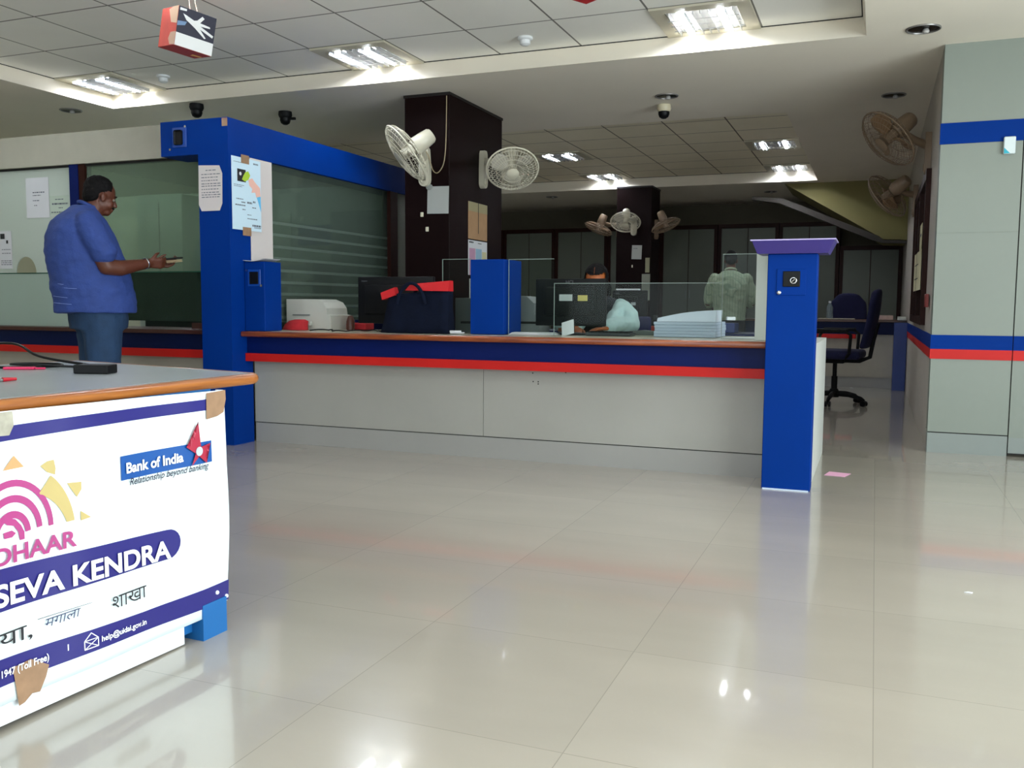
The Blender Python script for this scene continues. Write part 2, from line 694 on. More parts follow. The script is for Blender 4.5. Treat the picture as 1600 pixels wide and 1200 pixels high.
# stripes on the right wall
SZ = (.603, .665, .755)
mb = MB()
mb.box(RW-.006, .796, FY-.006, FY, SZ[1], SZ[2])
mb.box(RW-.006, RW, FY, 11.0, SZ[1], SZ[2])
mb.box(.801, 1.95, FY-.005, FY+.002, SZ[1], SZ[2])
mb.box(RW-.006, .796, FY-.006, FY, 1.945, 2.074)
mb.box(.801, 1.95, FY-.005, FY+.002, 1.945, 2.074)
struct(mb.build('trim_3', BLUE))
mb = MB()
mb.box(RW-.007, .796, FY-.007, FY, SZ[0], SZ[1])
mb.box(RW-.007, RW, FY, 11.0, SZ[0], SZ[1])
mb.box(.801, 1.95, FY-.006, FY+.002, SZ[0], SZ[1])
struct(mb.build('trim_4', RED))

# underside of the stairs, far right
mb = MB()
m = frame((0, 12.72, 0), (1, 0, 0), (0, 0, 1))
mb.prism([(-1.19, ZS-.001), (.06, 1.80), (.338, 1.785), (.338, ZS-.001)], m, 0, -1.3)
struct(mb.build('wall_stair', YELLOW))
mb = MB()
mb.prism([(-1.60, 2.40), (-1.2, 2.36), (.0, 1.84), (.06, 1.79), (.33, 1.775), (.33, 1.74), (.05, 1.75), (-.1, 1.80), (-1.25, 2.30), (-1.60, 2.36)], m, .03, -.06)
struct(mb.build('trim_5', M('dark_handrail', '#2B241B', .6)))

# small drill holes etc are on the counter; square columns


def square_column(label, x0, x1, y0, y1):
    mb = MB()
    mb.box(x0, x1, y0, y1, 0, ZS, .004, 1)
    r = tag(mb.build('square_column', BROWN), label, 'column')
    mb = MB()
    mb.box(x0-.006, x1+.006, y0-.006, y1+.006, ZS-.022, ZS-.001)
    mb.build('cornice', M('black_cornice', '#120B0A', .5), r)
    return r


colA = square_column('broad dark brown column behind the long counter carrying two wall fans', -3.49, -3.10, 6.43, 7.49)
colB = square_column('far dark brown column with three small fans around it', -3.37, -2.88, 12.30, 12.80)

# ================================================================== LONG COUNTER
CT = .745
ctr = thing('service_counter', 'long off-white service counter with blue and red stripes in the middle of the hall', 'counter', (-2.2, 5.0, 0))
X0, X1 = -3.86, -.512
mb = MB()
mb.box(X0, -2.184, 5.0, 5.66, .134, .715)
mb.build('front_panel', WHITE, ctr)
mb = MB()
mb.box(-2.181, X1, 5.0, 5.66, .134, .715)
mb.build('front_panel', WHITE, ctr)
mb = MB()
mb.box(X0, X1, 5.004, 5.65, 0, .128)
mb.build('plinth', PLINTH, ctr)
mb = MB()
mb.box(X0, X1, 5.008, 5.65, .128, .134)
mb.build('plinth_joint', DARK, ctr)
mb = MB()
mb.box(X0+.001, X1, 4.925, 5.0, .60, .715)
mb.build('blue_band', FASCIA, ctr)
mb = MB()
mb.box(X0+.002, X1, 4.905, 5.0, .548, .60)
mb.build('red_band', RED, ctr)
mb = MB()
mb.box(X0, X1, 4.885, 5.70, .716, CT, .003, 1)
mb.build('counter_top', M('grey_laminate_top', '#A9A793', .3, var=.04), ctr)
mb = MB()
mb.box(X0, X1+.012, 4.855, 4.888, .71, CT+.001, .012, 3)
mb.build('wood_edge', WOOD, ctr, True)
for x, z in ((-1.865, .528), (-1.66, .538), (-1.862, .478), (-1.83, .478), (-1.83, .465)):
    mb = MB()
    mb.cyl((x, 4.9999, z), (x, 4.9985, z), .004, n=8)
    mb.build('drill_hole', DARK, ctr)
# return wing behind the blue pillar
mb = MB()
mb.box(-.50, -.282, 4.86, 6.06, 0, .735)
mb.build('return_panel', M('return_laminate', '#C9CCC6', .35), ctr)

# blue boxes standing on the counter


def socket_box(name, label, x0, x1, y0, y1, z0, z1, plate=True):
    r = thing(name, label, 'box', ((x0+x1)/2, (y0+y1)/2, z0))
    mb = MB()
    mb.box(x0, x1, y0, y1, z0, z1, .003, 1)
    mb.build('body', BLUE, r)
    if plate:
        cx = (x0+x1)/2
        zz = (z0+z1)/2+.12
        mb = MB()
        mb.box(cx-.05, cx+.05, y0-.004, y0-.0005, zz-.055, zz+.055, .002, 1)
        f = mb.build('socket_plate', M('navy_plate', '#0A3F92', .3), r)
        mb = MB()
        mb.box(cx-.034, cx+.034, y0-.006, y0-.004, zz-.04, zz+.04, .004, 2)
        mb.build('socket_opening', BLACK, f)
        for dx, dz in ((-.06, .05), (.055, -.05)):
            mb = MB()
            mb.cyl((cx+dx, y0-.006, zz+dz), (cx+dx, y0-.0005, zz+dz), .008, n=12)
            mb.build('screw', CHROME, f)
    return r


socket_box('partition_box', 'short blue box with a dark socket at the left end of the long counter', -3.858, -3.70, 4.91, 5.09, CT+.002, 1.20)
socket_box('partition_box', 'plain blue box standing in the middle of the long counter', -2.33, -2.105, 5.13, 5.42, CT+.002, 1.205, False)
# name of the second box: the two are alike in kind

# blue pillar with tray
pil = thing('blue_pillar', 'free-standing blue pillar at the right end of the long counter', 'pillar', (-.39, 4.80, 0))
mb = MB()
mb.box(-.511, -.274, 4.729, 4.86, 0, 1.19, .003, 1)
mb.build('body', BLUE, pil)
mb = MB()
mb.box(-.505, -.28, 4.722, 4.7285, 0, .006)
mb.build('bottom_strip', M('pale_strip', '#B8C6D8', .4), pil)
mb = MB()
mb.box(-.465, -.325, 4.7245, 4.7285, .985, 1.115, .0015, 1)
pl = mb.build('socket_plate', BLUE, pil)
mb = MB()
mb.box(-.435, -.353, 4.722, 4.7245, 1.027, 1.104, .003, 2)
mb.build('socket_opening', BLACK, pl)
mb = MB()
mb.torus((-.385, 4.720, 1.058), (0, 1, 0), .014, .003, 24, 6)
mb.cyl((-.392, 4.7195, 1.052), (-.378, 4.7195, 1.065), .003, n=8)
mb.build('key_lock', CHROME, pl)
mb = MB()
mb.ball((-.452, 4.722, .998), .011, 12, (1, .5, 1))
mb.build('knob', CHROME, pil, True)
mb = MB()
zb, zt2 = 1.1905, 1.253
p = [(-.560, 4.700, zb), (-.225, 4.700, zb), (-.225, 4.92, zb), (-.560, 4.92, zb), (-.585, 4.672, zt2), (-.196, 4.672, zt2), (-.196, 4.95, zt2), (-.585, 4.95, zt2)]
mb.hexa([Vector(q) for q in p])
tray = tag(mb.build('pillar_tray', PURPLE), 'purple flared tray on top of the blue pillar', 'tray')
mb = MB()
mb.box(-.592, -.189, 4.665, 4.957, zt2, zt2+.006)
mb.build('rim', M('lilac_rim', '#A79AC8', .4), tray)

# glass screens on the counter


def screen(label, x0, x1, y, z1, th=.008):
    r = thing('counter_screen', label, 'glass screen', ((x0+x1)/2, y, CT+.002))
    mb = MB()
    mb.box(x0, x1, y, y+th, CT+.002, z1-.003)
    mb.build('pane', GLASS, r)
    mb = MB()
    mb.box(x0, x1, y, y+th, z1-.003, z1)
    mb.box(x0-.002, x0, y, y+th, CT+.002, z1)
    mb.build('polished_edge', M('bright_glass_edge', '#7F8F86', .3), r)
    return r


screen('clear glass screen between the red and navy bag and the middle blue box', -2.54, -2.34, 5.17, 1.212)
screen('clear glass screen just right of the middle blue box', -2.09, -1.80, 5.17, 1.206)
screen('long low glass screen in front of the seated woman and the paper stack', -1.795, -.80, 5.17, 1.06)
screen('tall narrow glass screen beside the blue pillar', -.795, -.605, 5.14, 1.217)
mb = MB()
mb.box(-.600, -.535, 5.02, 5.16, CT+.002, 1.215)
tag(mb.build('end_board', M('pale_end_board', '#AEB5A8', .4)), 'narrow pale upright board on the counter against the blue pillar', 'board')

# ================================================================== CASH CABIN (left)
cab = thing('cashier_counter', 'left cash counter below the frosted glass, dark ledge over red stripe', 'counter', (-6, 5.05, 0))
L0, L1 = -8.9, -4.105
mb = MB()
mb.box(L0, L1, 5.02, 5.5, .13, .70)
mb.build('front_panel', M('beige_laminate', '#A59F92', .4, var=.04), cab)
mb = MB()
mb.box(L0, L1, 5.03, 5.5, 0, .13)
mb.build('plinth', PLINTH, cab)
mb = MB()
mb.box(L0, L1, 4.96, 5.02, .61, .715)
mb.build('blue_band', M('deep_navy_band', '#02103A', .5, spec=.15), cab)
mb = MB()
mb.box(L0, L1, 4.945, 5.02, .555, .61)
mb.build('red_band', RED, cab)
mb = MB()
mb.box(L0, L1, 4.93, 5.5, .716, .745, .005, 2)
mb.build('wood_ledge', M('dark_wood_ledge', '#3A1714', .35, var=.1), cab)
mb = MB()
mb.box(-4.42, -4.108, 5.045, 5.07, .748, .79)
mb.build('ledge_upstand', M('dark_wood_ledge', '#3A1714', .35), cab)

F_UP = glass_material('film_white_green', '#C9D8CC', '#DCE4DA', .82)
F_LO = glass_material('film_green', '#A9C2B2', '#C2D2C6', .86)
R_UP = glass_material('smoked_clear', '#CFDFD2', '#A3B5A2', .30)
R_LO = glass_material('film_dark_green', '#6F8A7A', '#3A4F44', .55)
SIDEG = glass_material('banded_side_glass', '#A9B9AF', '#93A398', .24, .03, True)
part = thing('glass_partition', 'frosted glass partition of the cash cabin with pale header board', 'partition', (-6, 5.06, .746))
mb = MB()
mb.box(L0, L1-.001, 5.02, 5.14, 1.925, 2.15)
mb.build('header_board', M('header_cream', '#A8A595', .6, var=.04), part)
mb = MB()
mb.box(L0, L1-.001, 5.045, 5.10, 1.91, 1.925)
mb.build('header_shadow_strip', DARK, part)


def pane(x0, x1, z0, z1, mt, hole=None, y=5.055):
    mb = MB()
    if hole:
        hx, r = hole
        poly = [(x0, z0), (hx-r, z0)]+[(hx-r*cos(t*pi/14), z0+r*1.15*sin(t*pi/14)) for t in range(1, 14)]+[(hx+r, z0), (x1, z0), (x1, z1), (x0, z1)]
        mb.prism(poly, frame((0, y, 0), (1, 0, 0), (0, 0, 1)), 0, -.008)
    else:
        mb.box(x0, x1, y, y+.008, z0, z1)
    return mb.build('pane', mt, part)


pane(L0, -5.495, 1.148, 1.91, F_UP, (-5.99, .105))
pane(L0, -5.495, .748, 1.14, F_LO)
pane(-5.35, L1-.001, 1.148, 1.91, R_UP)
pane(-5.35, L1-.001, .80, 1.14, R_LO)
mb = MB()
mb.box(L0, -5.495, 5.052, 5.066, 1.140, 1.148)
mb.box(-5.35, L1-.001, 5.052, 5.066, 1.140, 1.148)
mb.build('glass_joint', M('green_glass_edge', '#174C3C', .2), part)
mb = MB()
mb.box(-5.495, -5.412, 5.03, 5.10, .746, 1.925)
mb.build('blue_mullion', FASCIA, part)
mb = MB()
mb.box(-5.411, -5.352, 5.035, 5.10, .746, 1.925)
mb.build('brown_post', FRAME, part)
mb = MB()
mb.box(-6.35, -5.53, 5.068, 5.072, 1.48, 1.49)
mb.build('film_band', M('pale_film_band', '#C5D2BE', .5), part)

# notices on the glass


def notice(name, label, m, wd, ht, mt, lines, bow=0., cat='notice', group=None, ink=INK, th=.0016):
    """sheet in local xy of m (origin at its lower left), rows of small writing"""
    r = thing(name, label, cat, m.translation, group)
    mb = MB()
    n = 8
    for i in range(n):
        x0, x1 = wd*i/n, wd*(i+1)/n
        b0, b1 = bow*sin(pi*i/n), bow*sin(pi*(i+1)/n)
        mb.hexa([m @ Vector(q) for q in ((x0, 0, b0), (x1, 0, b1), (x1, 0, b1+th), (x0, 0, b0+th), (x0, ht, b0), (x1, ht, b1), (x1, ht, b1+th), (x0, ht, b0+th))])
    mb.build('sheet', mt, r)
    if lines:
        mb = MB()
        for (fy, f0, f1, hh) in lines:
            x = f0*wd
            while x < f1*wd-.004:
                L = min(random.uniform(.008, .03), f1*wd-x)
                b = bow*sin(pi*(x+L/2)/wd)+th+.0006
                mb.box(x, x+L, fy*ht, fy*ht+hh, b, b+.0004, mat=m)
                x += L+.005
        mb.build('writing', ink, r)
    return r


XZ = lambda x, y, z, ang=0.: frame((x, y, z), (cos(ang), 0, sin(ang)), (-sin(ang), 0, cos(ang)))
YZ = lambda x, y, z: frame((x, y, z), (0, 1, 0), (0, 0, 1))
YZn = lambda x, y, z: frame((x, y, z), (0, -1, 0), (0, 0, 1))
notice('glass_notice', 'tall white notice on the frosted glass left of the man in the blue shirt', XZ(-5.955, 5.052, 1.555), .23, .295, PAPER, [(.62, .3, .85, .008), (.55, .3, .65, .006), (.42, .3, .6, .006), (.30, .35, .5, .006)])
notice('glass_notice', 'smaller square notice on the glass just left of the blue mullion', XZ(-5.715, 5.052, 1.575), .21, .135, M('green_white_paper', '#B7C4B4', .8), [(.78, .25, .65, .006), (.52, .1, .85, .012), (.32, .4, .6, .006), (.08, .05, .95, .008)])
nt = notice('glass_notice', 'notice with a small dark picture at the left edge of the glass', XZ(-6.36, 5.052, 1.18), .235, .285, PAPER, [(.5, .55, .95, .005), (.4, .55, .95, .005), (.2, .5, .98, .005), (.15, .5, .98, .005), (.1, .5, .98, .005)])
mb = MB()
mb.box(.12, .165, .225, .265, .003, .0034, mat=XZ(-6.36, 5.052, 1.18))
mb.box(.18, .20, .19, .215, .003, .0034, mat=XZ(-6.36, 5.052, 1.18))
mb.build('printed_picture', INKD, nt)

# cabin interior
mb = MB()
mb.box(-8.9, -3.95, 7.9, 8.0, 0, 2.1)
tag(mb.build('cabin_back_panel', M('cabin_cream', '#B9C0AE', .6, var=.04)), 'pale back panel of the cash cabin behind the glass', 'panel')
mb = MB()
mb.box(-6.10, -5.60, 6.3, 6.7, 0, 1.87, .005, 1)
_c = mb
mb = MB()
mb.box(-8.9, -5.60, 7.88, 7.898, .0, 1.85)  # pale backing added to lighten the view through the pay hole
tag(mb.build('cabin_backing', M('cream_backing', '#C9CDB6', .7)), 'cream blind added inside the cash cabin to lighten the frosted glass and its pay hole', 'backing')
mb = _c
r = tag(mb.build('steel_cupboard', M('pale_steel', '#B9C6BC', .5, var=.03)), 'pale steel cupboard inside the cash cabin right of the man in blue', 'cupboard')
mb = MB()
mb.box(-5.855, -5.845, 6.296, 6.3, .1, 1.8)
mb.box(-5.80, -5.78, 6.28, 6.3, .9, 1.05)
mb.build('handle', GREYP, r)
mb = MB()
mb.box(-5.52, -4.75, 5.75, 6.25, 0, 1.02, .01, 1)
tag(mb.build('cabin_cabinet', M('dark_cabinet', '#22302B', .6)), 'dark low cabinet behind the lower cabin glass', 'cabinet')

# blue portal: column and beam
por = thing('blue_portal', 'tall blue column and overhead beam framing the corner of the cash cabin', 'portal', (-3.98, 4.87, 0))
mb = MB()
mb.box(-4.10, -3.861, 4.776, 4.985, 0, 1.884)
mb.build('column', BLUE, por)
mb = MB()
mb.box(-4.403, -3.861, 4.776, 5.02, 1.884, 2.105)
mb.build('header_block', BLUE, por)
mb = MB()
mb.box(-4.10, -3.861, 5.02, 7.9, 1.884, 2.105)
mb.build('beam', BLUE, por)
mb = MB()
mb.box(-4.302, -4.187, 4.770, 4.7755, 1.935, 2.063, .002, 1)
f = mb.build('socket_plate', M('navy_plate', '#0A3F92', .3), por)
mb = MB()
mb.box(-4.282, -4.215, 4.768, 4.770, 1.95, 2.045, .012, 3)
mb.build('socket_opening', BLACK, f)
for x, z in ((-4.195, 2.066), (-4.322, 1.925)):
    mb = MB()
    mb.cyl((x, 4.768, z), (x, 4.7755, z), .008, n=12)
    mb.build('screw', CHROME, f)
mb = MB()
mb.box(-3.905, -3.862, 4.7735, 4.7755, 2.05, 2.10)
mb.build('tape_patch', TAPE, por)

# side glazing of the cabin
sg = thing('side_glazing', 'dark glazed side of the cash cabin under the blue beam with banded film', 'partition', (-3.98, 6.2, .0))
mb = MB()
mb.box(-3.905, -3.895, 5.23, 6.86, .80, 1.883)
o = mb.build('pane', SIDEG, sg)
mb = MB()
mb.box(-3.94, -3.862, 6.86, 6.985, 0, 1.883)
mb.build('brown_post', FRAME, sg)
mb = MB()
mb.box(-3.93, -3.88, 6.985, 7.9, .0, 1.883)
mb.build('end_panel', M('cabin_end_panel', '#7E8071', .6), sg)
mb = MB()
mb.box(-3.93, -3.87, 5.71, 6.86, .0, .80)
mb.build('base_panel', M('deep_navy_band', '#02103A', .5, spec=.15), sg)
mb = MB()
mb.box(-3.925, -3.862, 4.99, 5.225, CT+.002, 1.883)
tag(mb.build('white_board', M('pinkish_white_board', '#C8C0BC', .5)), 'narrow white board between the blue column and the dark cabin glass', 'board')
# things seen through the side glass
mb = MB()
mb.box(-4.75, -4.10, 7.3, 7.7, 0, 1.78, .01, 1)
r = tag(mb.build('filing_cupboard', M('grey_green_steel', '#7E8B80', .5, var=.04)), 'grey-green cupboard inside the cabin behind the side glass', 'cupboard')
mb = MB()
mb.box(-4.44, -4.43, 7.294, 7.3, .1, 1.7)
mb.build('door_gap', DARK, r)
mb = MB()
mb.box(-5.5, -4.90, 7.86, 7.898, 1.52, 1.72)
tag(mb.build('blue_sign', M('dull_blue', '#33487F', .6)), 'dull blue board high up inside the cabin, seen through the side glass', 'board')
r = thing('shelf_rack', 'low rack of shelves with papers inside the cabin', 'shelf', (-5.0, 7.4, 0))
mb = MB()
for z in (.75, .92, 1.09, 1.26):
    mb.box(-5.4, -4.80, 7.1, 7.5, z, z+.02)
mb.build('shelf', M('grey_green_steel', '#7E8B80'), r)
mb = MB()
for z in (.77, .94, 1.11, 1.28):
    mb.box(-5.3, -4.9, 7.12, 7.4, z+.001, z+random.uniform(.03, .06))
mb.build('papers', PAPERY, r)
mb = MB()
for x in (-5.4, -4.82):
    mb.box(x, x+.02, 7.1, 7.5, 0, 1.3)
mb.build('upright', M('grey_green_steel', '#7E8B80'), r)

# notices on the portal and the white board
m = XZ(-4.096, 4.772, 1.52)
r = thing('pinned_letter', 'white laminated letter with clipped corners on the front of the blue column', 'notice', m.translation)
mb = MB()
mb.prism([(.022, 0), (.165, 0), (.186, .045), (.190, .235), (.168, .285), (.004, .292), (0, .04)], m, .001, .004)
mb.build('sheet', M('pinkish_white_board', '#C8C0BC', .5), r)
mb = MB()
for k, y in enumerate((.255, .23, .21, .19, .17, .155, .135, .115, .10, .085)):
    x = .06 if k == 0 else .025
    while x < (.13 if k == 0 else .16):
        L = random.uniform(.008, .028)
        mb.box(x, x+L, y, y+.005, .0042, .0046, mat=m)
        x += L+.006
mb.build('writing', INK, r)
# poster (pale blue) lies over the column side and the white board
m = YZ(-3.8585, 4.80, 1.405)
r = thing('contactless_poster', 'pale blue poster with a hand and green blob taped across the column side', 'poster', m.translation)
mb = MB()
mb.box(0, .295, 0, .465, .0, .0025, mat=m)
mb.build('sheet', PAPERB, r)
mb = MB()
mb.box(.055, .14, .31, .39, .0026, .003, mat=m)
mb.build('printed_card', INKD, r)
mb = MB()
mb.prism([(.10, .325), (.13, .315), (.165, .33), (.185, .36), (.165, .385), (.135, .375), (.115, .35)], m, .003, .0036)
mb.build('printed_blob', M('lime_print', '#9FBF2E', .7), r)
mb = MB()
mb.prism([(.165, .33), (.205, .345), (.235, .32), (.285, .29), (.29, .235), (.245, .225), (.235, .255), (.195, .25), (.205, .275), (.175, .295)], m, .003, .0038)
mb.build('printed_hand', M('skin_print', '#E0AFA0', .7), r)
mb = MB()
mb.prism([(.25, .225), (.29, .235), (.293, .13), (.275, .17)], m, .003, .0036)
mb.build('printed_sleeve', M('sleeve_print', '#5FB0DA', .7), r)
mb = MB()
mb.ball(m @ Vector((.085, .36, .004)), .012, 10, (.2, 1, 1))
mb.build('printed_emblem', PAPER, r)
mb = MB()
for (y, a, b, h) in ((.43, .02, .17, .004), (.435, .22, .27, .01), (.285, .02, .12, .004), (.275, .02, .10, .004), (.195, .04, .11, .006), (.175, .09, .13, .008), (.175, .15, .20, .012), (.185, .21, .235, .012), (.155, .03, .13, .008), (.15, .2, .24, .006), (.13, .1, .13, .006), (.10, .15, .19, .005), (.075, .15, .25, .006), (.03, .2, .29, .012), (.02, .22, .29, .006)):
    x = a
    while x < b-.003:
        L = min(random.uniform(.006, .02), b-x)
        mb.box(x, x+L, y, y+h, .0027, .0031, mat=m)
        x += L+.004
mb.build('writing', INK, r)
for _q in ((.095, .175, .43, .485), (.10, .185, -.035, .02)):
    mb = MB()
    mb.box(*_q, .003, .0045, mat=m)
    mb.build('tape_patch', TAPE, r)
# curled paper on the stub box
mb = MB()
m = Matrix.Translation((-3.86, 5.02, 1.2015))
for i in range(6):
    a, b = i/6, (i+1)/6
    za, zb2 = .012*(a-.4)**2*4, .012*(b-.4)**2*4
    mb.hexa([m @ Vector(q) for q in ((-.005+.17*a, -.12, za), (-.005+.17*b, -.12, zb2), (-.005+.17*b, .06, zb2), (-.005+.17*a, .06, za), (-.005+.17*a, -.12, za+.001), (-.005+.17*b, -.12, zb2+.001), (-.005+.17*b, .06, zb2+.001), (-.005+.17*a, .06, za+.001))])
tag(mb.build('loose_sheet', PAPER), 'white sheet lying on top of the blue box at the left end of the counter', 'paper')

# papers on the dark column
mp_ = XZ(-3.29, 6.425, 1.635, -.02)
r = notice('wall_sheet', 'plain greyish sheet on the front of the broad dark column', mp_, .185, .21, M('grey_paper', '#A9ABA6', .8), [], -.0, 'paper')
mb = MB()
mb.ball((-3.27, 6.422, 1.84), .03, 14, (1, .15, .8))
mb.build('tape_patch', M('grey_tape', '#8E918C', .5), r, True)
m = YZ(-3.098, 6.775, 1.465)
r = notice('hanging_calendar', 'tan and orange calendar sheet on the right face of the broad column', m, .385, .30, M('tan_paper', '#A98561', .8, var=.06, scale=12), [], 0, 'calendar')
mb = MB()
mb.box(.0, .385, .225, .30, .0018, .0026, mat=m)
mb.build('olive_heading', M('olive_print', '#9C9270', .8), r)
mb = MB()
mb.box(.195, .205, .05, .30, .0027, .0032, mat=m)
mb.build('dark_line', INKD, r)
m = YZ(-3.098, 6.775, 1.17)
r = notice('wall_chart', 'white chart with pink and pale blue blocks below the tan calendar', m, .385, .285, PAPER, [(.92, .05, .28, .012), (.92, .5, .7, .006)], 0, 'chart', None, INKD)
for nm, c, a, b, y0, y1 in (('pink_block', '#B98FA6', .02, .14, .0, .22), ('blue_block', '#8FB0C4', .15, .27, .05, .22), ('yellow_block', '#C2BC93', .28, .37, .1, .2)):
    mb = MB()
    mb.box(a, b, y0, y1, .0018, .0024, mat=m)
    mb.build(nm, M(nm, c, .8), r)
m = YZ(-3.098, 6.80, .86)
notice('wall_chart', 'second pale sheet on the column partly hidden behind the middle blue box', m, .33, .28, M('grey_paper', '#A9ABA6', .8), [(.5, .1, .8, .006)], 0, 'chart')
for k, (x, z, lb) in enumerate(((-3.335, 1.63, 'upper'), (-3.29, 1.515, 'lower'))):
    mb = MB()
    mb.box(x-.012, x+.012, 6.417, 6.4295, z-.018, z+.018, .003, 1)
    tag(mb.build('column_switch', M('ivory', '#D8D2B8', .4)), lb+' small ivory switch on the front of the broad dark column', 'switch')
mb = MB()
mb.box(-3.30, -3.275, 6.417, 6.4295, 1.10, 1.135, .003, 1)
tag(mb.build('column_switch', M('ivory', '#D8D2B8', .4)), 'lone ivory switch on the broad column just above the left monitor', 'switch')

# ================================================================== FANS


def wall_fan(label, mount, wn, head, face, R, mat=FANW, group=None, cord=True, brk=(.30, .045)):
    """mount: bracket centre on the wall, wn: wall normal, head: centre of the guard, face: direction it blows"""
    mount, wn, head, face = Vector(mount), Vector(wn), Vector(head), face
    fx, fy, fz = face
    vr = (head-Vector((0, 0, CAMH))).normalized()
    sr = vr.cross(Vector((0, 0, 1))).normalized()
    face = (sr*fx+sr.cross(vr)*fy-vr*fz).normalized()
    r = thing('wall_fan', label, 'fan', mount, group)
    H, W = brk
    # bracket: plate with a round eye at its foot
    side = wn.cross(Vector((0, 0, 1))).normalized()
    m = frame(mount, side, (0, 0, 1))
    if (m.to_3x3() @ Vector((0, 0, 1))).dot(wn) < 0:
        m = frame(mount, -side, (0, 0, 1))
    poly = [(-W*.8, H*.42), (-W*.5, H*.5), (W*.5, H*.5), (W*.8, H*.42), (W, 0), (W, -H*.36)]
    poly += [(W*cos(t), -H*.36+W*1.1*sin(t)) for t in [-pi*k/8 for k in range(1, 8)]]+[(-W, -H*.36), (-W, 0)]
    mb = MB()
    mb.prism(poly, m, .001, .045)
    mb.build('bracket', mat, r, True)
    mb = MB()
    mb.torus(m @ Vector((0, -H*.36, .047)), wn, W*.55, .006, 24, 8)
    mb.build('bracket_eye', mat, r, True)
    back = head-face*R*.42
    mb = MB()
    a = mount+wn*.04+Vector((0, 0, H*.2))
    b = back-face*R*.2-Vector((0, 0, R*.18))
    mb.tube([a, a.lerp(b, .5)-Vector((0, 0, .01)), b, back-face*R*.15], [.032, .028, .026, .026], 12)
    mb.build('arm', mat, r, True)
    mm = frame(back, face.orthogonal(), face.cross(face.orthogonal().normalized()))
    mb = MB()
    L = R*.62
    mb.lathe([(0, -L), (R*.20, -L), (R*.245, -L*.9), (R*.27, -L*.5), (R*.29, 0), (R*.22, L*.22), (0, L*.24)], mm if (mm.to_3x3() @ Vector((0, 0, 1))).dot(face) > 0 else mm @ Matrix.Rotation(pi, 4, 'X'), 28)
    mb.build('motor_housing', mat, r, True)
    # guard
    a1 = face.orthogonal().normalized()
    b1 = face.cross(a1)

    def P(t, rr, d):
        return head+rr*(cos(t)*a1+sin(t)*b1)+face*d
    mb = MB()
    mb.torus(head, face, R, .007, 56, 8)
    for rr, d in ((.94, .045), (.80, .085), (.62, .11), (.42, .125)):
        mb.torus(head+face*d*R*2.2, face, R*rr, .002, 48, 5)
    for k in range(48):
        t = 2*pi*k/48
        mb.tube([P(t, R, 0), P(t, R*.95, R*.1), P(t, R*.8, R*.19), P(t, R*.55, R*.25), P(t, R*.22, R*.28)], .0016, 4)
    gd = mb.build('guard', mat, r, True, auto=False)
    mb = MB()
    mb.lathe([(0, .012), (R*.16, .010), (R*.24, .002), (R*.24, -.004), (0, -.004)], frame(head+face*R*.285, a1, b1), 28)
    mb.build('guard_badge', mat, gd, True)
    mb = MB()
    for k in range(40):
        t = 2*pi*k/40
        mb.tube([P(t, R, -.004), P(t, R*.93, -R*.14), P(t, R*.7, -R*.26), P(t, R*.3, -R*.32)], .0016, 4)
    mb.torus(head-face*R*.26, face, R*.7, .002, 40, 5)
    mb.torus(head-face*R*.14, face, R*.93, .002, 40, 5)
    mb.build('rear_guard', mat, r, True, auto=False)
    for k in range(3):
        mb = MB()
        n1, n2 = 8, 6
        g = []
        for i in range(n1+1):
            rad = R*(.16+.72*i/n1)
            half = (.45+.35*sin(pi*min(1, i/n1*1.05)))*(.95 if i else .7)
            row = []
            for j in range(n2+1):
                s = j/n2-.5
                t = 2*pi*k/3+s*half*2*.8
                row.append(P(t, rad*(1-.08*abs(s)*2*(i/n1)), -.02+s*R*.22))
            g.append(row)
        vs = [[mb.bm.verts.new(q) for q in row] for row in g]
        for i in range(n1):
            for j in range(n2):
                mb.bm.faces.new((vs[i][j], vs[i+1][j], vs[i+1][j+1], vs[i][j+1]))
        bl = mb.build('blade', M('blade_'+mat.name, '#B5AFA0' if mat is FANW else '#8A6C4E', .4), r, True)
        sm = bl.modifiers.new('thickness', 'SOLIDIFY')
        sm.thickness = .003
    mb = MB()
    mb.cyl(head-face*.06, head+face*.03, R*.19, R*.17, 20)
    mb.build('hub', mat, r, True)
    if cord:
        mb = MB()
        top = mount+wn*.01+side*0
        q = [mount+wn*.05+Vector((0, 0, H*.45)), mount+wn*.05+Vector((.05, 0, H*.25)), mount+wn*.03+Vector((.07, 0, -H*.15)), mount+wn*.02+Vector((.11, 0, -H*.22)), mount+wn*.012+Vector((.16, 0, 0)), Vector((mount.x+.175, mount.y-.006, mount.z+H*.5)), Vector((mount.x+.18, mount.y-.006, ZS-.03))]
        pts = []
        for i in range(len(q)-1):
            for s in range(4):
                pts.append(q[i].lerp(q[i+1], s/4))
        pts.append(q[-1])
        for _ in range(3):
            pts = [pts[0]]+[(pts[i-1]+2*pts[i]+pts[i+1])/4 for i in range(1, len(pts)-1)]+[pts[-1]]
        mb.tube(pts, .004, 6)
        mb.build('power_cord', M('beige_cord', '#9C8B6B', .5), r, True)
    return r


def camdir(x, y, z):
    """facing of a fan as it was seen: right, up, towards the entrance"""
    return (x, y, z)


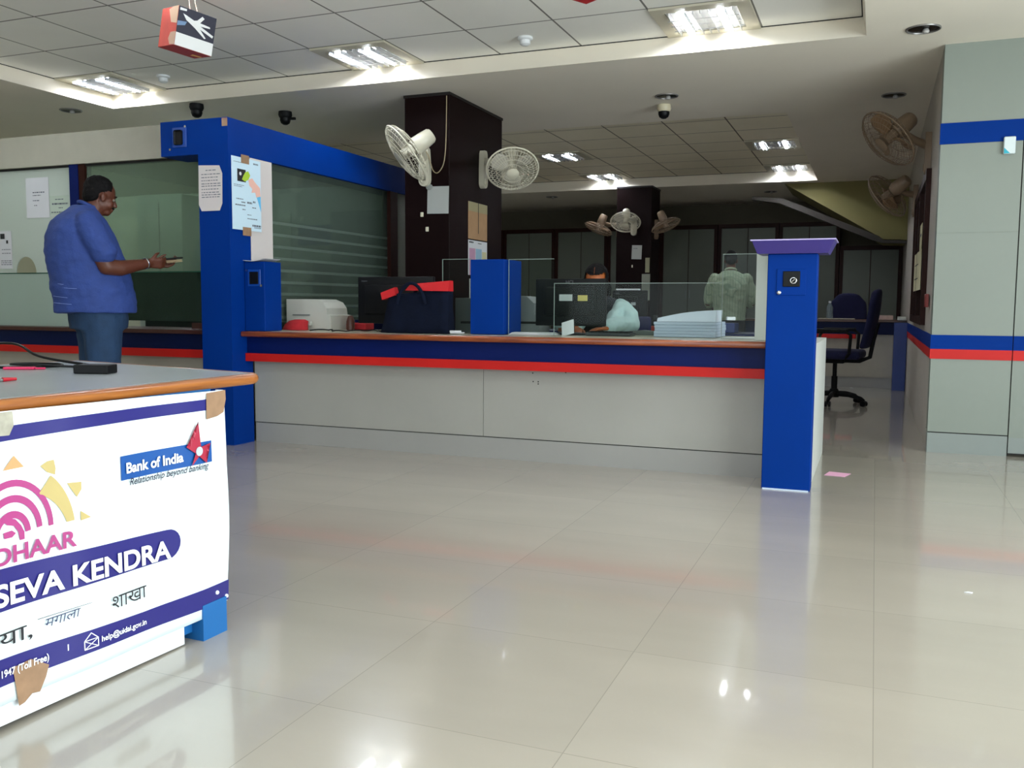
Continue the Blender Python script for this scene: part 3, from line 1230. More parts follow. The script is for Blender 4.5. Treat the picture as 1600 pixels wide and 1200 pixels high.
wall_fan('white fan high on the left front of the broad dark column, tilted steeply', (-3.30, 6.429, 2.0), (0, -1, 0), (-3.31, 6.12, 2.055), camdir(-.80, -.58, .20), .235)
wall_fan('white fan on the right face of the broad dark column facing the hall', (-3.099, 7.03, 2.05), (1, 0, 0), (-2.70, 6.74, 1.995), camdir(.06, -.62, .78), .205, cord=False)
wall_fan('nearer brown tinted fan high on the right side wall', (RW, 7.5, 2.07), (-1, 0, 0), (.035, 7.30, 2.155), camdir(-.66, -.58, .48), .235, FANO, cord=False)
wall_fan('farther brown fan below and beyond the first on the right side wall', (RW, 9.65, 1.95), (-1, 0, 0), (.06, 9.6, 2.0), camdir(-.72, -.60, -.35), .24, FANO, cord=False)
wall_fan('middle fan on the front of the far dark column', (-3.12, 12.299, 2.02), (0, -1, 0), (-3.16, 11.98, 2.04), camdir(-.05, -.75, .62), .20, cord=False, brk=(.26, .04))
wall_fan('left fan on the side of the far dark column, seen edge on', (-3.371, 12.5, 2.0), (-1, 0, 0), (-3.60, 12.2, 1.98), camdir(-.38, -.90, .10), .20, FANO, cord=False, brk=(.26, .04))
wall_fan('right fan on the side of the far dark column, tilted to the floor', (-2.879, 12.5, 1.98), (1, 0, 0), (-2.66, 12.2, 2.0), camdir(.38, -.88, .22), .20, FANO, cord=False, brk=(.26, .04))

# ================================================================== CEILING LIGHTS
TUBE = M('tube_light', '#F4F8FF', .4, emis='#EEF5FF', es=62)
TUBEF = M('far_tube_light', '#F4F8FF', .4, emis='#EEF5FF', es=70)
REFL = M('light_reflector', '#D9DADC', .25, .6)
LFR = M('light_frame', '#B9B39E', .6)


def ceiling_light(label, cx, cy, tube, group):
    r = thing('ceiling_light', label, 'ceiling light', (cx, cy, ZT), group)
    z = ZT
    mb = MB()
    a, b = .296, .215
    for (x0, x1, y0, y1) in ((-a, a, -a, -b), (-a, a, b, a), (-a, -b, -b, b), (b, a, -b, b)):
        mb.box(cx+x0, cx+x1, cy+y0, cy+y1, z-.014, z-.0008)
    mb.build('frame', LFR, r)
    mb = MB()
    mb.box(cx-b, cx+b, cy-b, cy+b, z-.004, z-.001)
    mb.build('reflector', REFL, r)
    for dx in (-.11, .11):
        mb = MB()
        mb.cyl((cx+dx, cy-.19, z-.016), (cx+dx, cy+.19, z-.016), .012, n=12)
        mb.build('tube', tube, r, True)
    mb = MB()
    for k in range(9):
        x = cx-.19+.0475*k
        mb.box(x-.0015, x+.0015, cy-b, cy+b, z-.034, z-.006)
    for k in range(1, 4):
        y = cy-b+2*b*k/4
        mb.box(cx-b, cx+b, y-.0015, y+.0015, z-.034, z-.030)
    mb.build('louvre', REFL, r)
    return r


gN, gF = 'louvred lights in the near tiled ceiling', 'louvred lights in the far tiled ceiling'
l0 = ceiling_light('louvred ceiling light in the left corner of the near coffer', -5.84, 5.8, TUBE, gN)
dup(l0, (-3.44, 5.8, ZT), 'louvred ceiling light above the blue beam, middle of the near row')
dup(l0, (-1.04, 5.8, ZT), 'louvred ceiling light at the right of the near row, topmost in view')
l1 = ceiling_light('far louvred light left of centre, nearer of that pair', -3.53, 10.44, TUBEF, gF)
dup(l1, (-3.53, 12.24, ZT), 'far louvred light just above the far dark column')
dup(l1, (-1.09, 10.44, ZT), 'far louvred light at right, nearer of that pair')
dup(l1, (-1.09, 12.24, ZT), 'far louvred light at right, beside the stair underside')
# this pair is hidden by the dropped edge but mirrors in the floor
dup(l1, (-1.09, 8.36, ZT), 'louvred light behind the dropped ceiling edge, seen only mirrored in the floor')
dup(l1, (-3.53, 8.36, ZT), 'louvred light behind the dropped ceiling edge beside the broad column')


gH = 'added louvred lights of the near coffer outside the view'
for _y in (4.0, 2.2):  # unseen rows added to light the hall more evenly
    for _x in (-5.84, -3.44, -1.04):
        _d = dup(l0, (_x, _y, ZT), 'added louvred light of the near coffer above and behind the viewer, out of the picture')
        _d['group'] = gH
lc = dup(l1, (-6.3, 7.15, ZS), 'added unseen louvred light brightening the cash cabin behind the pale header board')  # unseen fixtures added to brighten the cabin glass
lc['group'] = 'added unseen lights over the cash cabin'
lc2 = dup(l1, (-7.7, 7.1, ZS), 'added unseen louvred light brightening the far left of the cash cabin')
lc2['group'] = 'added unseen lights over the cash cabin'


def downlight(label, x, y, R=.085):
    r = thing('downlight', label, 'downlight', (x, y, ZS), 'round recessed downlights in the plaster ceiling')
    mb = MB()
    mb.torus((x, y, ZS-.003), (0, 0, 1), R, .006, 36, 8)
    mb.build('rim', M('downlight_rim', '#8E8B88', .3, .6), r, True)
    mb = MB()
    mb.lathe([(R, -.001), (R*.8, -.0025), (R*.3, -.002), (0, -.002)], Matrix.Translation((x, y, ZS)), 32)
    mb.build('reflector', M('downlight_cup', '#2E2B2A', .15, .9), r, True)
    mb = MB()
    mb.lathe([(0, -.03), (.014, -.028), (.02, -.018), (.016, -.006), (.012, -.003)], Matrix.Translation((x+R*.15, y, ZS)), 16)
    mb.build('bulb', M('dull_bulb', '#A9A6A2', .3), r, True)
    return r


downlight('largest round downlight, in the plaster ceiling above the pale right wall', .197, 5.965, .092)
downlight('round downlight in the plaster strip right of the broad column, by a dome camera', -1.572, 7.14)
downlight('dark round downlight above the nearer fan on the right wall', .067, 7.71)
downlight('dark round downlight at the far left above the cash cabin', -6.42, 5.80+.12, .085)
downlight('tiny downlight in the far plaster left of the far column', -4.6, 13.1, .085)
downlight('tiny downlight in the far plaster near the stair underside', -1.45, 13.5, .085)


def dome_camera(label, x, y, dark=False):
    r = thing('dome_camera', label, 'security camera', (x, y, ZS))
    T = Matrix.Translation((x, y, ZS))
    hm = BLACKM if dark else M('dome_base', '#C9BFA2', .4)
    mb = MB()
    mb.lathe([(0, -.001), (.055, -.001), (.058, -.03), (.05, -.05), (.045, -.055), (0, -.055)], T, 24)
    mb.build('base', hm, r, True)
    mb = MB()
    mb.lathe([(.045, -.055), (.045, -.075), (.036, -.098), (.018, -.11), (0, -.113)], T, 24)
    mb.build('dome', BLACK, r, True)
    return r


dome_camera('cream dome security camera with black lens hanging right of the broad column', -1.66, 7.45)
c1 = dome_camera('black dome camera with a side stub above the blue beam', -4.73, 6.60, True)
mb = MB()
mb.cyl((-4.73, 6.6, ZS-.06), (-4.63, 6.6, ZS-.065), .012, n=10)
mb.build('side_stub', BLACKM, c1, True)
dome_camera('small dark red dome camera just above the blue header block', -5.24, 6.10, True)


def detector(label, x, y):
    r = thing('smoke_detector', label, 'smoke detector', (x, y, ZT), 'white smoke detectors on the near tiles')
    T = Matrix.Translation((x, y, ZT))
    mb = MB()
    mb.lathe([(0, -.001), (.05, -.001), (.052, -.014), (.04, -.022), (0, -.022)], T, 24)
    mb.build('base', M('white_plastic', '#D6D8D8', .4), r, True)
    mb = MB()
    mb.lathe([(.034, -.022), (.036, -.045), (.022, -.056), (0, -.058)], T, 24)
    mb.build('chamber', M('white_plastic', '#D6D8D8', .4), r, True)


detector('white smoke detector beside the left corner ceiling light', -5.25, 5.74)
detector('white smoke detector between the two larger ceiling lights', -2.23, 5.78)

# hanging card cubes


def hex_between(o, a, b, c):
    """corner o and three edge vectors"""
    return [o, o+a, o+a+b, o+b, o+c, o+c+a, o+c+a+b, o+c+b]


N = Vector((-3.488, 3.9, 2.287))
eR = Vector((-3.422, 4.109, 2.271))-N
eL = Vector((-3.684, 3.995, 2.318))-N
eU = Vector((-3.428, 3.878, 2.473))-N
r = thing('card_cube', 'red and black printed card cube hanging from the ceiling at upper left', 'hanging decoration', N)
CW = M('card_white', '#DCDCDA', .7)
mb = MB()
mb.hexa(hex_between(N, eR, eL, eU))
cube = mb.build('body', M('card_coral', '#E2665A', .6, var=.08, scale=9), r)
nR = eR.cross(eU).normalized()
if nR.dot(N-Vector((0, 0, .93))) > 0:
    nR = -nR


def onface(a, b, e1, e2, nn, k=.0015):
    return N+e1*a+e2*b+nn*k


def decal(nm, pts, e1, e2, nn, mt, k=.0015):
    mb = MB()
    lo = [mb.bm.verts.new(onface(a, b, e1, e2, nn, k)) for a, b in pts]
    hi = [mb.bm.verts.new(onface(a, b, e1, e2, nn, k+.0008)) for a, b in pts]
    mb.bm.faces.new(lo)
    mb.bm.faces.new(hi)
    n = len(lo)
    for i in range(n):
        mb.bm.faces.new((lo[i], lo[(i+1) % n], hi[(i+1) % n], hi[i]))
    return mb.build(nm, mt, r)


decal('dark_print', [(0, .33), (1, .33), (1, 1), (0, 1)], eR, eU, nR, M('card_dark', '#1B1A2E', .5))
decal('white_band', [(0, 0), (1, 0), (1, .33), (0, .33)], eR, eU, nR, CW)
decal('printed_hand', [(.12, .84), (.2, .82), (.42, .75), (.5, .78), (.62, .92), (.68, .88), (.58, .74), (.85, .72), (.86, .68), (.6, .66), (.97, .52), (.95, .46), (.6, .58), (.78, .40), (.74, .38), (.48, .56), (.3, .66), (.22, .70)], eR, eU, nR, CW, .0025)
decal('printed_cuff', [(.0, .50), (.2, .56), (.24, .66), (.0, .62)], eR, eU, nR, M('card_blue', '#6C87A8', .6), .0025)
decal('printed_mark', [(.03, .90), (.2, .92), (.2, .97), (.03, .97)], eR, eU, nR, CW, .0025)
nL = eL.cross(eU).normalized()
if nL.dot(N-Vector((0, 0, .93))) > 0:
    nL = -nL
decal('pale_print', [(0, .0), (.28, .02), (.4, .18), (.3, .34), (0, .34)], eL, eU, nL, M('card_peach', '#E4C2A8', .6))
decal('pale_flare', [(0, .55), (.35, .6), (.55, .95), (.3, 1), (0, 1)], eL, eU, nL, M('card_cream', '#F0CFB0', .6))
nB = eR.cross(eL).normalized()
if nB.z > 0:
    nB = -nB
decal('bottom_print', [(0, 0), (1, 0), (1, 1), (0, 1)], eR, eL, nB, M('card_darkred', '#A3141A', .6))
decal('bottom_mark', [(.72, .5), (.95, .45), (.98, .6), (.75, .7)], eR, eL, nB, M('card_yellow', '#E5B05A', .6), .0025)
mb = MB()
topc = N+eU+eR*.5+eL*.5
mb.tube([N+eU+eR*.35+eL*.15, Vector((topc.x-.02, topc.y+.0, ZT))], .0015, 5)
mb.tube([N+eU+eR*.6+eL*.25, Vector((topc.x-.01, topc.y+.01, ZT))], .0015, 5)
mb.build('string', PAPERY, r)
# second cube mostly above the frame
q = Vector((-1.33, 4.25, 2.352))
a = Vector((-.10, -.18, .0)).normalized()*.24
b = Vector((.19, -.12, .0)).normalized()*.24
r = thing('card_cube', 'red card cube whose lower corner just shows at the top edge', 'hanging decoration', q)
mb = MB()
mb.hexa(hex_between(q, a, b, Vector((0, 0, .24))))
mb.build('body', M('card_darkred', '#A3141A', .6), r)
mb = MB()
mb.tube([q+a*.5+b*.5+Vector((0, 0, .24)), (q.x+(a.x+b.x)*.5, q.y+(a.y+b.y)*.5, ZT)], .0015, 5)
mb.build('string', PAPERY, r)

# ================================================================== THINGS ON THE LONG COUNTER


def flat_monitor(label, x0, x1, y, z0, z1, txt=None, size=.03, stickers=(), base_z=CT+.002, tcol='#C8C8C8'):
    cx = (x0+x1)/2
    r = thing('monitor', label, 'monitor', (cx, y, base_z))
    mb = MB()
    mb.box(x0, x1, y, y+.03, z0, z1, .006, 2)
    mb.box(x0+.06, x1-.06, y-.022, y+.002, z0+.06, z1-.05, .012, 2)
    mb.build('back_cover', BLACK, r, True)
    mb = MB()
    mb.box(x0+.015, x1-.015, y+.0302, y+.033, z0+.02, z1-.015)
    mb.build('screen', M('screen_glass', '#20242C', .1), r)
    mb = MB()
    mb.box(cx-.03, cx+.03, y-.018, y+.01, base_z+.012, z0+.08, .004, 1)
    mb.build('neck', BLACKM, r)
    mb = MB()
    mb.lathe([(0, 0), (.11, 0), (.108, .008), (.04, .014), (0, .014)], Matrix.Translation((cx, y+.02, base_z)) @ Matrix.Diagonal((1.15, .8, 1, 1)), 28)
    mb.build('base', BLACKM, r, True)
    if txt:
        text('maker_text', txt, size, M('pale_print', tcol, .5), XZ(cx-.03 if size > .02 else x0+.03, y-.0004, z1-.032), r, .0006)
    for k, (sx, sz, w_, h_, c) in enumerate(stickers):
        mb = MB()
        mb.box(sx, sx+w_, y-.0245, y-.0225, sz, sz+h_)
        s = mb.build('sticker', M('sticker_%s' % c[1:], c, .6), r)
    return r


flat_monitor('wide black monitor seen from behind at the left, partly behind the bag', -3.225, -2.66, 5.28, .80, 1.108, 'lenovo', .016, tcol='#3A3D42')
flat_monitor('black monitor with two stickers on its back, right of the middle blue box', -1.985, -1.53, 5.36, .80, 1.092, 'HCL', .030, ((-1.82, .955, .085, .04, '#A9AFAE'), (-1.70, .955, .062, .035, '#B8A95C')))

# seated woman's side: second machine beyond
r = thing('passbook_printer', 'beige office printer with a rounded hood at the left of the long counter', 'printer', (-3.63, 5.45, CT+.002))
m = frame((-3.855, 5.36, CT+.002), (1, 0, 0), (0, 0, 1))
mb = MB()
mb.prism([(0, 0), (.365, 0), (.365, .10), (.335, .105), (.33, .15), (.30, .19), (.24, .212), (.0, .212)], m, 0, -.26)
mb.build('housing', BEIGEP, r)
mb = MB()
mb.box(-3.80, -3.66, 5.352, 5.36, CT+.10, CT+.108)
mb.build('slot', GREYP, r)
mb = MB()
mb.box(-3.80, -3.64, 5.33, 5.362, CT+.03, CT+.06, .004, 1)
mb.build('paper_tray', BEIGEP, r)
mb = MB()
trunk(mb, [(CT+.003, -3.70, 5.24, .10, .05), (CT+.04, -3.69, 5.24, .09, .045), (CT+.065, -3.67, 5.24, .075, .035), (CT+.075, -3.66, 5.24, .04, .02)], 20)
o = tag(mb.build('red_pouch', M('red_cloth', '#A5131C', .8, var=.1, scale=30), smooth=True), 'crumpled red pouch in front of the beige printer', 'pouch')
# small clutter
mb = MB()
mb.box(-3.46, -3.30, 5.50, 5.62, CT+.002, CT+.05, .006, 1)
tag(mb.build('red_box', M('red_cloth', '#A5131C')), 'small red box between the printer and the left monitor', 'box')
mb = MB()
mb.lathe([(0, 0), (.028, 0), (.03, .06), (.02, .09), (.014, .10), (0, .10)], Matrix.Translation((-3.37, 5.42, CT+.002)), 16)
tag(mb.build('brown_jar', M('brown_jar', '#4A2415', .4), smooth=True), 'small brown jar between the printer and the left monitor', 'jar')
mb = MB()
pts = [Vector((-3.5+.5*t, 5.12+.10*sin(9*t), CT+.006+.006*abs(sin(20*t)))) for t in [i/30 for i in range(31)]]
mb.tube(pts, .004, 6)
tag(mb.build('black_cable', BLACK, smooth=True), 'black cable lying along the counter in front of the left monitor', 'cable')

# bag
r = thing('shopping_bag', 'navy shopping bag with a red top band and two handles beside the left monitor', 'bag', (-2.72, 5.16, CT+.002))
NV = M('navy_cloth', '#070E20', .9, var=.15, scale=20, bump=.3, spec=.15)
mb = MB()
bx0, bx1 = -2.96, -2.46


def bagring(z, a, b, cx, cy=5.155):
    return (z, cx, cy, a, b)


mb.hexa([Vector(q) for q in ((-2.93, 5.07, CT+.003), (-2.45, 5.06, CT+.003), (-2.45, 5.16, CT+.003), (-2.93, 5.16, CT+.003), (-2.87, 5.085, .99), (-2.45, 5.07, 1.02), (-2.45, 5.13, 1.02), (-2.87, 5.14, .99))])
bmesh.ops.subdivide_edges(mb.bm, edges=mb.bm.edges[:], cuts=7, use_grid_fill=True)
for v in mb.bm.verts:
    v.co.y += .018*noise.noise(v.co*14)
    v.co.z += .006*noise.noise(v.co*9+Vector((3, 1, 2)))*(1 if v.co.z > .8 else 0)
mb.build('body', NV, r, True, auto=False)
mb = MB()
mb.hexa([Vector(q) for q in ((-2.75, 5.065, 1.015), (-2.45, 5.06, 1.01), (-2.45, 5.14, 1.01), (-2.75, 5.14, 1.015), (-2.72, 5.08, 1.055), (-2.445, 5.075, 1.075), (-2.445, 5.125, 1.075), (-2.72, 5.12, 1.055))])
mb.hexa([Vector(q) for q in ((-2.92, 5.07, .955), (-2.82, 5.066, .985), (-2.82, 5.12, .985), (-2.92, 5.12, .955), (-2.935, 5.08, 1.0), (-2.83, 5.075, 1.035), (-2.83, 5.11, 1.035), (-2.935, 5.11, 1.0))])
mb.build('red_band', M('bag_red', '#C01018', .75, var=.06), r)
for (xa, xb, y) in ((-2.80, -2.60, 5.05), (-2.74, -2.56, 5.135)):
    mb = MB()
    pts = []
    for i in range(17):
        t = i/16
        x = xa+(xb-xa)*t
        pts.append(Vector((x, y, .93+.13*sin(pi*t)**.6)))
    mb.tube(pts, .011, 8)
    mb.build('handle', NV, r, True)

# grey machines either side of the middle blue box


def hood_machine(label, x0, x1, y, z1, mt):
    r = thing('counter_machine', label, 'office machine', ((x0+x1)/2, y, CT+.002))
    w_ = x1-x0
    m = frame((x0, y, CT+.002), (1, 0, 0), (0, 0, 1))
    h = z1-CT
    mb = MB()
    mb.prism([(0, 0), (w_, 0), (w_, h*.45), (w_*.82, h*.5), (w_*.8, h*.8), (w_*.55, h*.98), (w_*.3, h), (0, h)], m, 0, -.2)
    mb.build('housing', mt, r)
    mb = MB()
    mb.box(x0+w_*.2, x0+w_*.9, y-.004, y, CT+.06, CT+.075)
    mb.build('slot', DARK, r)


hood_machine('pale grey rounded office machine between the middle blue box and the stickered monitor', -2.23, -2.04, 5.58, .985, M('pale_machine', '#8E9494', .5))
hood_machine('dark grey office machine behind the navy bag, left of the middle blue box', -2.56, -2.36, 5.40, .97, M('dark_machine', '#4D5250', .5))
mb = MB()
m = Matrix.Translation((-2.42, 5.12, CT+.004)) @ Matrix.Rotation(.3, 4, 'Z')
mb.box(-.06, .05, -.02, .02, 0, .008, .002, 1, m)
mb.box(-.05, .03, -.015, .015, .0085, .018, .002, 1, m @ Matrix.Rotation(.2, 4, 'Z'))
tag(mb.build('paper_scraps', PAPER), 'white scraps of paper at the foot of the middle blue box', 'paper')
# white sheets under stickered monitor
mb = MB()
m = Matrix.Translation((-1.93, 5.225, CT+.002)) @ Matrix.Rotation(.1, 4, 'Z')
for k in range(5):
    mb.box(-.16+.004*k, .14-.006*k, -.06, .08, .003*k, .003*k+.002, mat=m @ Matrix.Rotation(.03*k, 4, 'Z'))
tag(mb.build('document_pile', PAPER), 'thin pile of documents in front of the stickered monitor', 'papers')
mb = MB()
m = Matrix.Translation((-1.72, 5.215, CT+.004)) @ Matrix.Rotation(-.3, 4, 'Y') @ Matrix.Rotation(.9, 4, 'X')
mb.box(-.04, .04, -.0, .11, 0, .002, mat=m)
tag(mb.build('leaning_sheet', PAPER), 'white sheet leaning against the stickered monitor stand', 'paper')
# card reader / keyboard
r = thing('keyboard', 'dark keyboard lying in front of the aqua sleeve', 'keyboard', (-1.49, 5.30, CT+.002))
mb = MB()
mb.box(-1.62, -1.34, 5.24, 5.36, CT+.002, CT+.022, .005, 2)
mb.build('tray', M('dark_slate', '#23282B', .4), r)
mb = MB()
for i in range(12):
    for j in range(4):
        mb.box(-1.607+.0215*i, -1.590+.0215*i, 5.255+.024*j, 5.273+.024*j, CT+.0221, CT+.028)
mb.build('keys', BLACKM, r)
mb = MB()
mb.prism([(-.12, 0), (.16, 0), (.14, .018), (.02, .028), (-.08, .02)], frame((-1.37, 5.53, CT+.002), (1, 0, 0), (0, 0, 1)), 0, -.12)
tag(mb.build('file_folder', M('grey_folder', '#5C6461', .6)), 'grey folder lying flat right of the keyboard', 'folder')

# paper ream + curved sheet
r = thing('document_box', 'big pale block of stacked ledger paper near the right end of the counter', 'papers', (-1.03, 5.4, CT+.002))
SP = (5.26, 5.62)
for k in range(5):
    mb = MB()
    e = random.uniform(-.003, .003)
    mb.box(-1.205+e, -.845+e, SP[0]+e, SP[1]+e, CT+.002+.0178*k, CT+.0193+.0178*k, .002, 1)
    mb.build('ream', M('bluish_white_paper', '#AFB9CC', .7, var=.03), r)
mb = MB()
n = 14
for i in range(n):
    a, b = i/n, (i+1)/n

    def cz(t):
        return CT+.112+.048*t+.010*sin(pi*t)
    x0, x1 = -1.19+.34*a, -1.19+.34*b
    mb.hexa([Vector(q) for q in ((x0, SP[0]+.005, CT+.0925), (x1, SP[0]+.005, CT+.0925), (x1, SP[1]-.12, CT+.0925), (x0, SP[1]-.12, CT+.0925), (x0, SP[0]+.03, cz(a)), (x1, SP[0]+.03, cz(b)), (x1, SP[1]-.1, cz(b)), (x0, SP[1]-.1, cz(a)))])
mb.build('loose_leaves', M('white_leaves', '#CBD2E0', .7), r)
mb = MB()
mb.box(-1.215, -1.195, 5.27, 5.32, CT+.10, CT+.13, .004, 1)
mb.build('binder_clip', BLACK, r)
mb = MB()
m = Matrix.Translation((-.80, 5.55, CT+.12)) @ Matrix.Rotation(.2, 4, 'Z')
mb.box(-.03, .02, -.05, .05, -.02, .0, .003, 1, m)
mb.build('torn_flap', PAPER, r)
mb = MB()
mb.box(-.80, -.62, 5.22, 5.40, CT+.002, CT+.004)
tag(mb.build('single_form', PAPER), 'single white form lying by the tall narrow glass screen', 'paper')

# lower work desk behind the counter with dark machines
r = thing('staff_desk', 'dark low staff desk behind the long counter', 'desk', (-1.3, 6.7, 0))
mb = MB()
mb.box(-2.9, -.55, 7.30, 7.9, .68, .71, .004, 1)
mb.build('desk_top', M('deep_navy_band', '#02103A', .5, spec=.15), r)
mb = MB()
mb.box(-2.88, -.57, 7.32, 7.36, 0, .68)
mb.build('modesty_panel', M('deep_navy_band', '#02103A', .5, spec=.15), r)
for x in (-2.88, -.61):
    mb = MB()
    mb.box(x, x+.04, 7.36, 7.88, 0, .68)
    mb.build('side_panel', M('deep_navy_band', '#02103A', .5, spec=.15), r)
flat_monitor('black monitor behind the seated woman with a pale strip above it', -2.07, -1.77, 7.45, .82, 1.055, 'DELL', .016, ((-1.90, .93, .04, .025, '#8E9494'),), .712)
mb = MB()
mb.box(-2.05, -1.85, 7.5, 7.55, 1.058, 1.07)
tag(mb.build('pale_ruler', PAPER), 'pale flat strip lying on top of the far black monitor', 'ruler')
mb = MB()
m = Matrix.Translation((-1.66, 7.42, .712))
mb.hexa([m @ Vector(q) for q in ((-.06, -.05, 0), (.06, -.05, 0), (.06, .05, 0), (-.06, .05, 0), (-.09, -.07, .05), (.09, -.07, .05), (.09, .07, .05), (-.09, .07, .05))])
tag(mb.build('red_tray', M('coral_plastic', '#8E3328', .5)), 'small coral tray on the staff desk right of the aqua sleeve', 'tray')
mb = MB()
mb.box(-1.3, -1.05, 7.45, 7.7, .712, .79, .005, 1)
tag(mb.build('blue_file_box', M('dull_blue_box', '#15295F', .5)), 'dull blue file box on the staff desk behind the paper stack', 'box')
for k, (x, w_, h) in enumerate(((-.82, .1, .05), (-.70, .06, .09))):
    mb = MB()
    mb.box(x, x+w_, 7.4, 7.5, .712, .712+h, .004, 1)
    tag(mb.build('desk_item', M('khaki_box', '#6E6C52', .7)), ['low khaki box on the staff desk seen through the narrow screen', 'upright khaki box on the staff desk next to the low one'][k], 'box')

# ================================================================== FAR CABINETS
CY = 14.3
units = [(-5.88, -4.97), (-4.96, -4.07), (-4.06, -3.21), (-3.20, -2.31), (-2.30, -1.40), (-1.39, -.53)]
CABM = M('cabinet_laminate', '#5E6458', .5, var=.04, scale=1.2)
lab = ['leftmost tall two-door cabinet on the far wall beside the broad column', 'second tall cabinet from the left on the far wall, behind the seated woman', 'tall far cabinet half hidden by the far dark column',
       'tall far cabinet just right of the far dark column', 'tall far cabinet behind the standing man', 'tall far cabinet behind the purple tray']
proto = None


def tall_cabinet(lb, x0, x1, z1, y=CY, g='tall cabinets along the far wall'):
    r = thing('tall_cabinet', lb, 'cabinet', ((x0+x1)/2, y, 0), g)
    mb = MB()
    mb.box(x0, x0+.05, y, y+.5, 0, z1)
    mb.box(x1-.05, x1, y, y+.5, 0, z1)
    mb.box(x0+.05, x1-.05, y, y+.5, z1-.06, z1)
    mb.box(x0+.05, x1-.05, y+.03, y+.5, 0, .08)
    mb.build('frame', FRAME, r)
    xm = (x0+x1)/2
    for a, b, hx in ((x0+.052, xm-.006, xm-.03), (xm+.006, x1-.052, xm+.03)):
        mb = MB()
        mb.box(a, b, y+.012, y+.03, .085, z1-.065)
        dr = mb.build('door', CABM, r)
        mb = MB()
        mb.box(hx-.006, hx+.006, y-.004, y+.012, 1.05, 1.17, .002, 1)
        mb.build('handle', GREYP, dr)
    mb = MB()
    mb.box(xm-.006, xm+.006, y+.02, y+.035, .085, z1-.065)
    mb.build('door_joint', FRAME, r)
    return r


for (a, b), lb in zip(units, lab):
    tall_cabinet(lb, a, b, 2.18)
tall_cabinet('leftmost sliver of tall cabinet beside the broad dark column', -6.80, -5.89, 2.18)
tall_cabinet('lower two-door cabinet under the stairs at the far right', -.52, .33, 1.82, g='cabinet under the stairs')

# papers on the far column
notice('column_paper', 'white paper on the far column under the middle fan', XZ(-3.15, 12.296, 1.565, -.03), .14, .19, M('grey_paper', '#A9ABA6'), [(.75, .15, .55, .008)], 0, 'paper')
notice('column_paper', 'narrow cream paper on the right of the far column', XZ(-2.955, 12.296, 1.38), .06, .20, M('dim_cream_paper', '#8C8A6E', .8), [], 0, 'paper')
notice('column_paper', 'long pale paper low on the far column right side', XZ(-3.0, 12.296, 1.0), .115, .36, M('dim_grey_paper', '#85887A', .8), [], 0, 'paper')
mb = MB()
mb.box(-3.145, -3.13, 12.29, 12.2995, 1.45, 1.485)
tag(mb.build('column_switch', M('ivory', '#D8D2B8')), 'tiny ivory switch on the far column below its white paper', 'switch')

# ================================================================== RIGHT AISLE: second counter, chairs
r = thing('rear_counter', 'rear counter with navy band and red stripe beyond the office chair', 'counter', (-.5, 11.2, 0))
mb = MB()
mb.box(-2.2, .20, 11.2, 11.7, .12, .70)
mb.build('front_panel', M('beige_laminate', '#A59F92'), r)
mb = MB()
mb.box(-2.2, .20, 11.21, 11.7, 0, .12)
mb.build('plinth', PLINTH, r)
mb = MB()
mb.box(-2.2, .20, 11.15, 11.2, .615, .755)
mb.build('navy_band', M('deep_navy_band', '#062065'), r)
mb = MB()
mb.box(-2.2, -.20, 11.14, 11.2, .565, .615)
mb.build('red_band', RED, r)
mb = MB()
mb.box(-2.2, .33, 11.12, 11.75, .756, .78, .003, 1)
mb.build('counter_top', M('brown_top', '#4B2A1E', .35), r)
mb = MB()
mb.box(.20, .332, 10.95, 11.7, 0, .755)
mb.build('blue_end_panel', M('deep_blue_panel', '#0B2F7A', .4), r)

r = thing('water_bottle', 'clear plastic water bottle on the rear counter left of the blue chair back', 'bottle', (-.50, 11.3, .781))
mb = MB()
mb.lathe([(0, 0), (.035, 0), (.037, .02), (.037, .06), (.033, .08), (.037, .10), (.037, .14), (.016, .185), (.014, .19), (0, .19)], Matrix.Translation((-.50, 11.3, .781)), 20)
mb.build('bottle_body', glass_material('bottle_plastic', '#DDE6EA', '#B8C6CC', .3), r, True)
mb = MB()
mb.lathe([(0, .191), (.016, .191), (.016, .212), (0, .214)], Matrix.Translation((-.50, 11.3, .781)), 16)
mb.build('cap', PAPER, r, True)
for k, (x0, x1, y0, y1, h, c, lb) in enumerate(((-.62, -.22, 11.16, 11.45, .012, '#A39C8C', 'flat open register along the front of the rear counter'), (-.02, .19, 11.3, 11.5, .05, '#C2A79C', 'pinkish paper bundle on the rear counter between the two chairs'), (.235, .32, 11.05, 11.3, .04, '#C7C9BE', 'pale papers at the right end of the rear counter'))):
    mb = MB()
    mb.box(x0, x1, y0, y1, .7815, .7815+h, .003, 1)
    tag(mb.build('paper_bundle', M('bundle_%d' % k, c, .8, var=.1, scale=30)), lb, 'papers')


